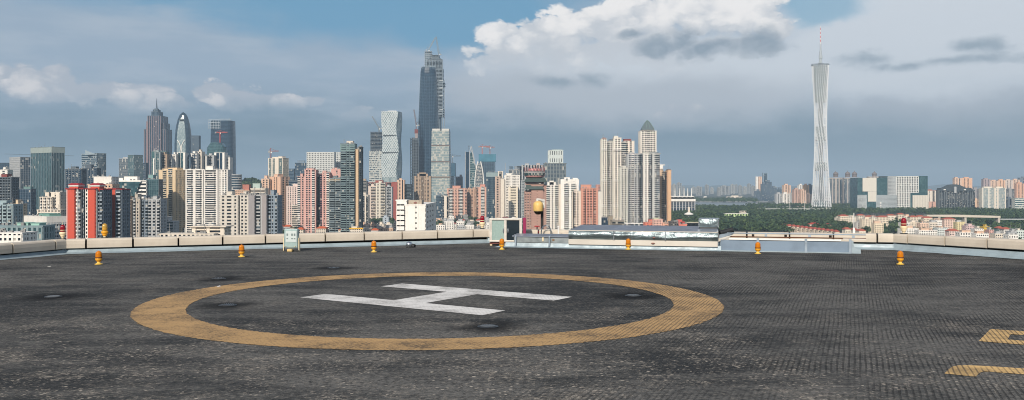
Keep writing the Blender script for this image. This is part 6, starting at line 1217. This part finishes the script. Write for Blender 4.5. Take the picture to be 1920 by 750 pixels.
# ---------------------------------------------------------------- cranes
def crane(px, D, z0, py_top, left, right, col, label, luff=None, group='tower cranes over the skyline', w=1.1):
    t = thing('tower_crane', label, 'crane', (wx(px, D), D + 8, z0), 0, group); k = D / F; H = hz(py_top, D) - z0; cm = wallmat(col, .6, .1)
    def lattice(m, p, q, s):
        p = np.array(p, float); q = np.array(q, float); L = np.linalg.norm(q - p); n = max(2, int(L / (s * 2.2))); d = (q - p) / L
        a = np.cross(d, (0, 1, 0)); a = a / np.linalg.norm(a) * s; b = np.array((0, s, 0))
        cs = [a + b, a - b, -a - b, -a + b]
        for c in cs: m.tube(p + c, q + c, .34 if D < 2300 else .55, n=4)
        for i in range(n):
            for c, c2 in zip(cs, cs[1:] + cs[:1]): m.tube(p + (q - p) * i / n + c, p + (q - p) * (i + 1) / n + c2, .22 if D < 2300 else .4, n=4)
        return m
    lattice(MB(), (0, 0, 0), (0, 0, H), w).build('mast', cm, t)
    if luff is None:
        lattice(MB(), (0, 0, H), (right * k, 0, H + .5), w * .8).build('jib', cm, t); lattice(MB(), (0, 0, H), (-left * k, 0, H + .5), w * .8).build('counter_jib', cm, t)
        MB().box(-left * k - .5, -left * k + 4, -1.5, 1.5, H - 3, H + 1.5).build('counterweight', wallmat(CONC), t); MB().tube((0, 0, H), (0, 0, H + 7), .6).tube((0, 0, H + 7), (right * k * .7, 0, H + 1), .25).tube((0, 0, H + 7), (-left * k * .8, 0, H + 1), .25).build('apex', cm, t)
    else:
        dx, py = luff; T = (dx * k, 0, hz(py, D) - z0); lattice(MB(), (0, 0, H), T, w * .9).build('luffing_jib', cm, t)
        MB().box(-math.copysign(7, dx) - 2.5, -math.copysign(7, dx) + 2.5, -2, 2, H - 3, H + 1).build('counterweight', wallmat(CONC), t); ap = (-math.copysign(4, dx), 0, H + 9)
        MB().tube((0, 0, H), ap, .6).tube(ap, T, .28).tube(ap, (-math.copysign(7, dx), 0, H), .35).build('a_frame', cm, t)
    MB().box(.8, 3.4, -2.4, .2, H - 4, H - .8).build('cab', wallmat(PWHITE), t)
RC, GC = (176, 92, 76), (120, 128, 132)
crane(411, 2860, 150, 248, 9, 14, (190, 76, 70), 'red tower crane in front of the dark curved skyscraper')
crane(505.5, 1960, 100, 283.5, 4, 15, (150, 84, 80), 'dark red tower crane above the white-cored office tower')
crane(710, 2705, hz(250, 2705), 240, 0, 0, GC, 'grey luffing crane on the half-glazed stepped tower', luff=(-13, 218), w=1.3)
crane(780, 2710, hz(243, 2710), 234, 0, 0, (110, 96, 98), 'dark luffing crane on the slender concrete skeleton', luff=(-4.5, 205), w=1.3)
crane(822, 3070, hz(112, 3070), 101, 0, 0, GC, 'grey luffing crane at the top of the unfinished supertall, taller of two', luff=(-4.5, 68), w=1.8)
crane(803, 3070, hz(100, 3070), 93, 0, 0, (140, 148, 152), 'pale luffing crane on the side core of the unfinished supertall', luff=(13, 70), w=1.5)
crane(847.5, 2810, hz(306, 2810), 292.5, 6, 16, (90, 104, 116), 'blue-grey tower crane on the netted tower beside the pale tapered one')
crane(904, 2910, hz(292, 2910), 274.5, 7, 15, RC, 'rust-red tower crane on the broad netted tower, long-jibbed one')
crane(918.5, 2930, hz(292, 2930), 276, 9, 9, (150, 96, 88), 'rust-red tower crane on the broad netted tower, short-jibbed one')
crane(288, 1910, hz(290, 1910), 283, 2, 12, (190, 180, 176), 'small pale crane on the green-netted block')
t = thing('antenna_mast', 'thin grey antenna mast above the pale glass block', 'mast', (wx(947.5, 1905), 1905, 0)); MB().tube((0, 0, 0), (0, 0, hz(306, 1905)), .7, .4, 6).build('pole', wallmat(LGR), t)
t = thing('antenna_mast', 'thin mast with cross-piece on the sail tower slab', 'mast', (wx(879, 2600), 2605, hz(285, 2600))); MB().tube((0, 0, 0), (0, 0, hz(273, 2600) - hz(285, 2600)), .8, n=5).build('pole', wallmat(DGR), t); MB().box(-3, 3, -.6, .6, 16.5, 18).build('cross_piece', wallmat(DGR), t)

# ================================================================ haze
hm = bpy.data.materials.new('haze_air'); hm.use_nodes = True; ht = hm.node_tree; ht.nodes.clear()
pv = ht.nodes.new('ShaderNodeVolumePrincipled'); pv.inputs['Color'].default_value = (.62, .82, 1.0, 1); pv.inputs['Density'].default_value = 8.5e-5; pv.inputs['Anisotropy'].default_value = .0
mo = ht.nodes.new('ShaderNodeOutputMaterial'); ht.links.new(pv.outputs[0], mo.inputs['Volume'])
o = MB().box(-30500, 30500, -6500, 30500, -1, 615).build('haze', hm); o['kind'] = 'stuff'
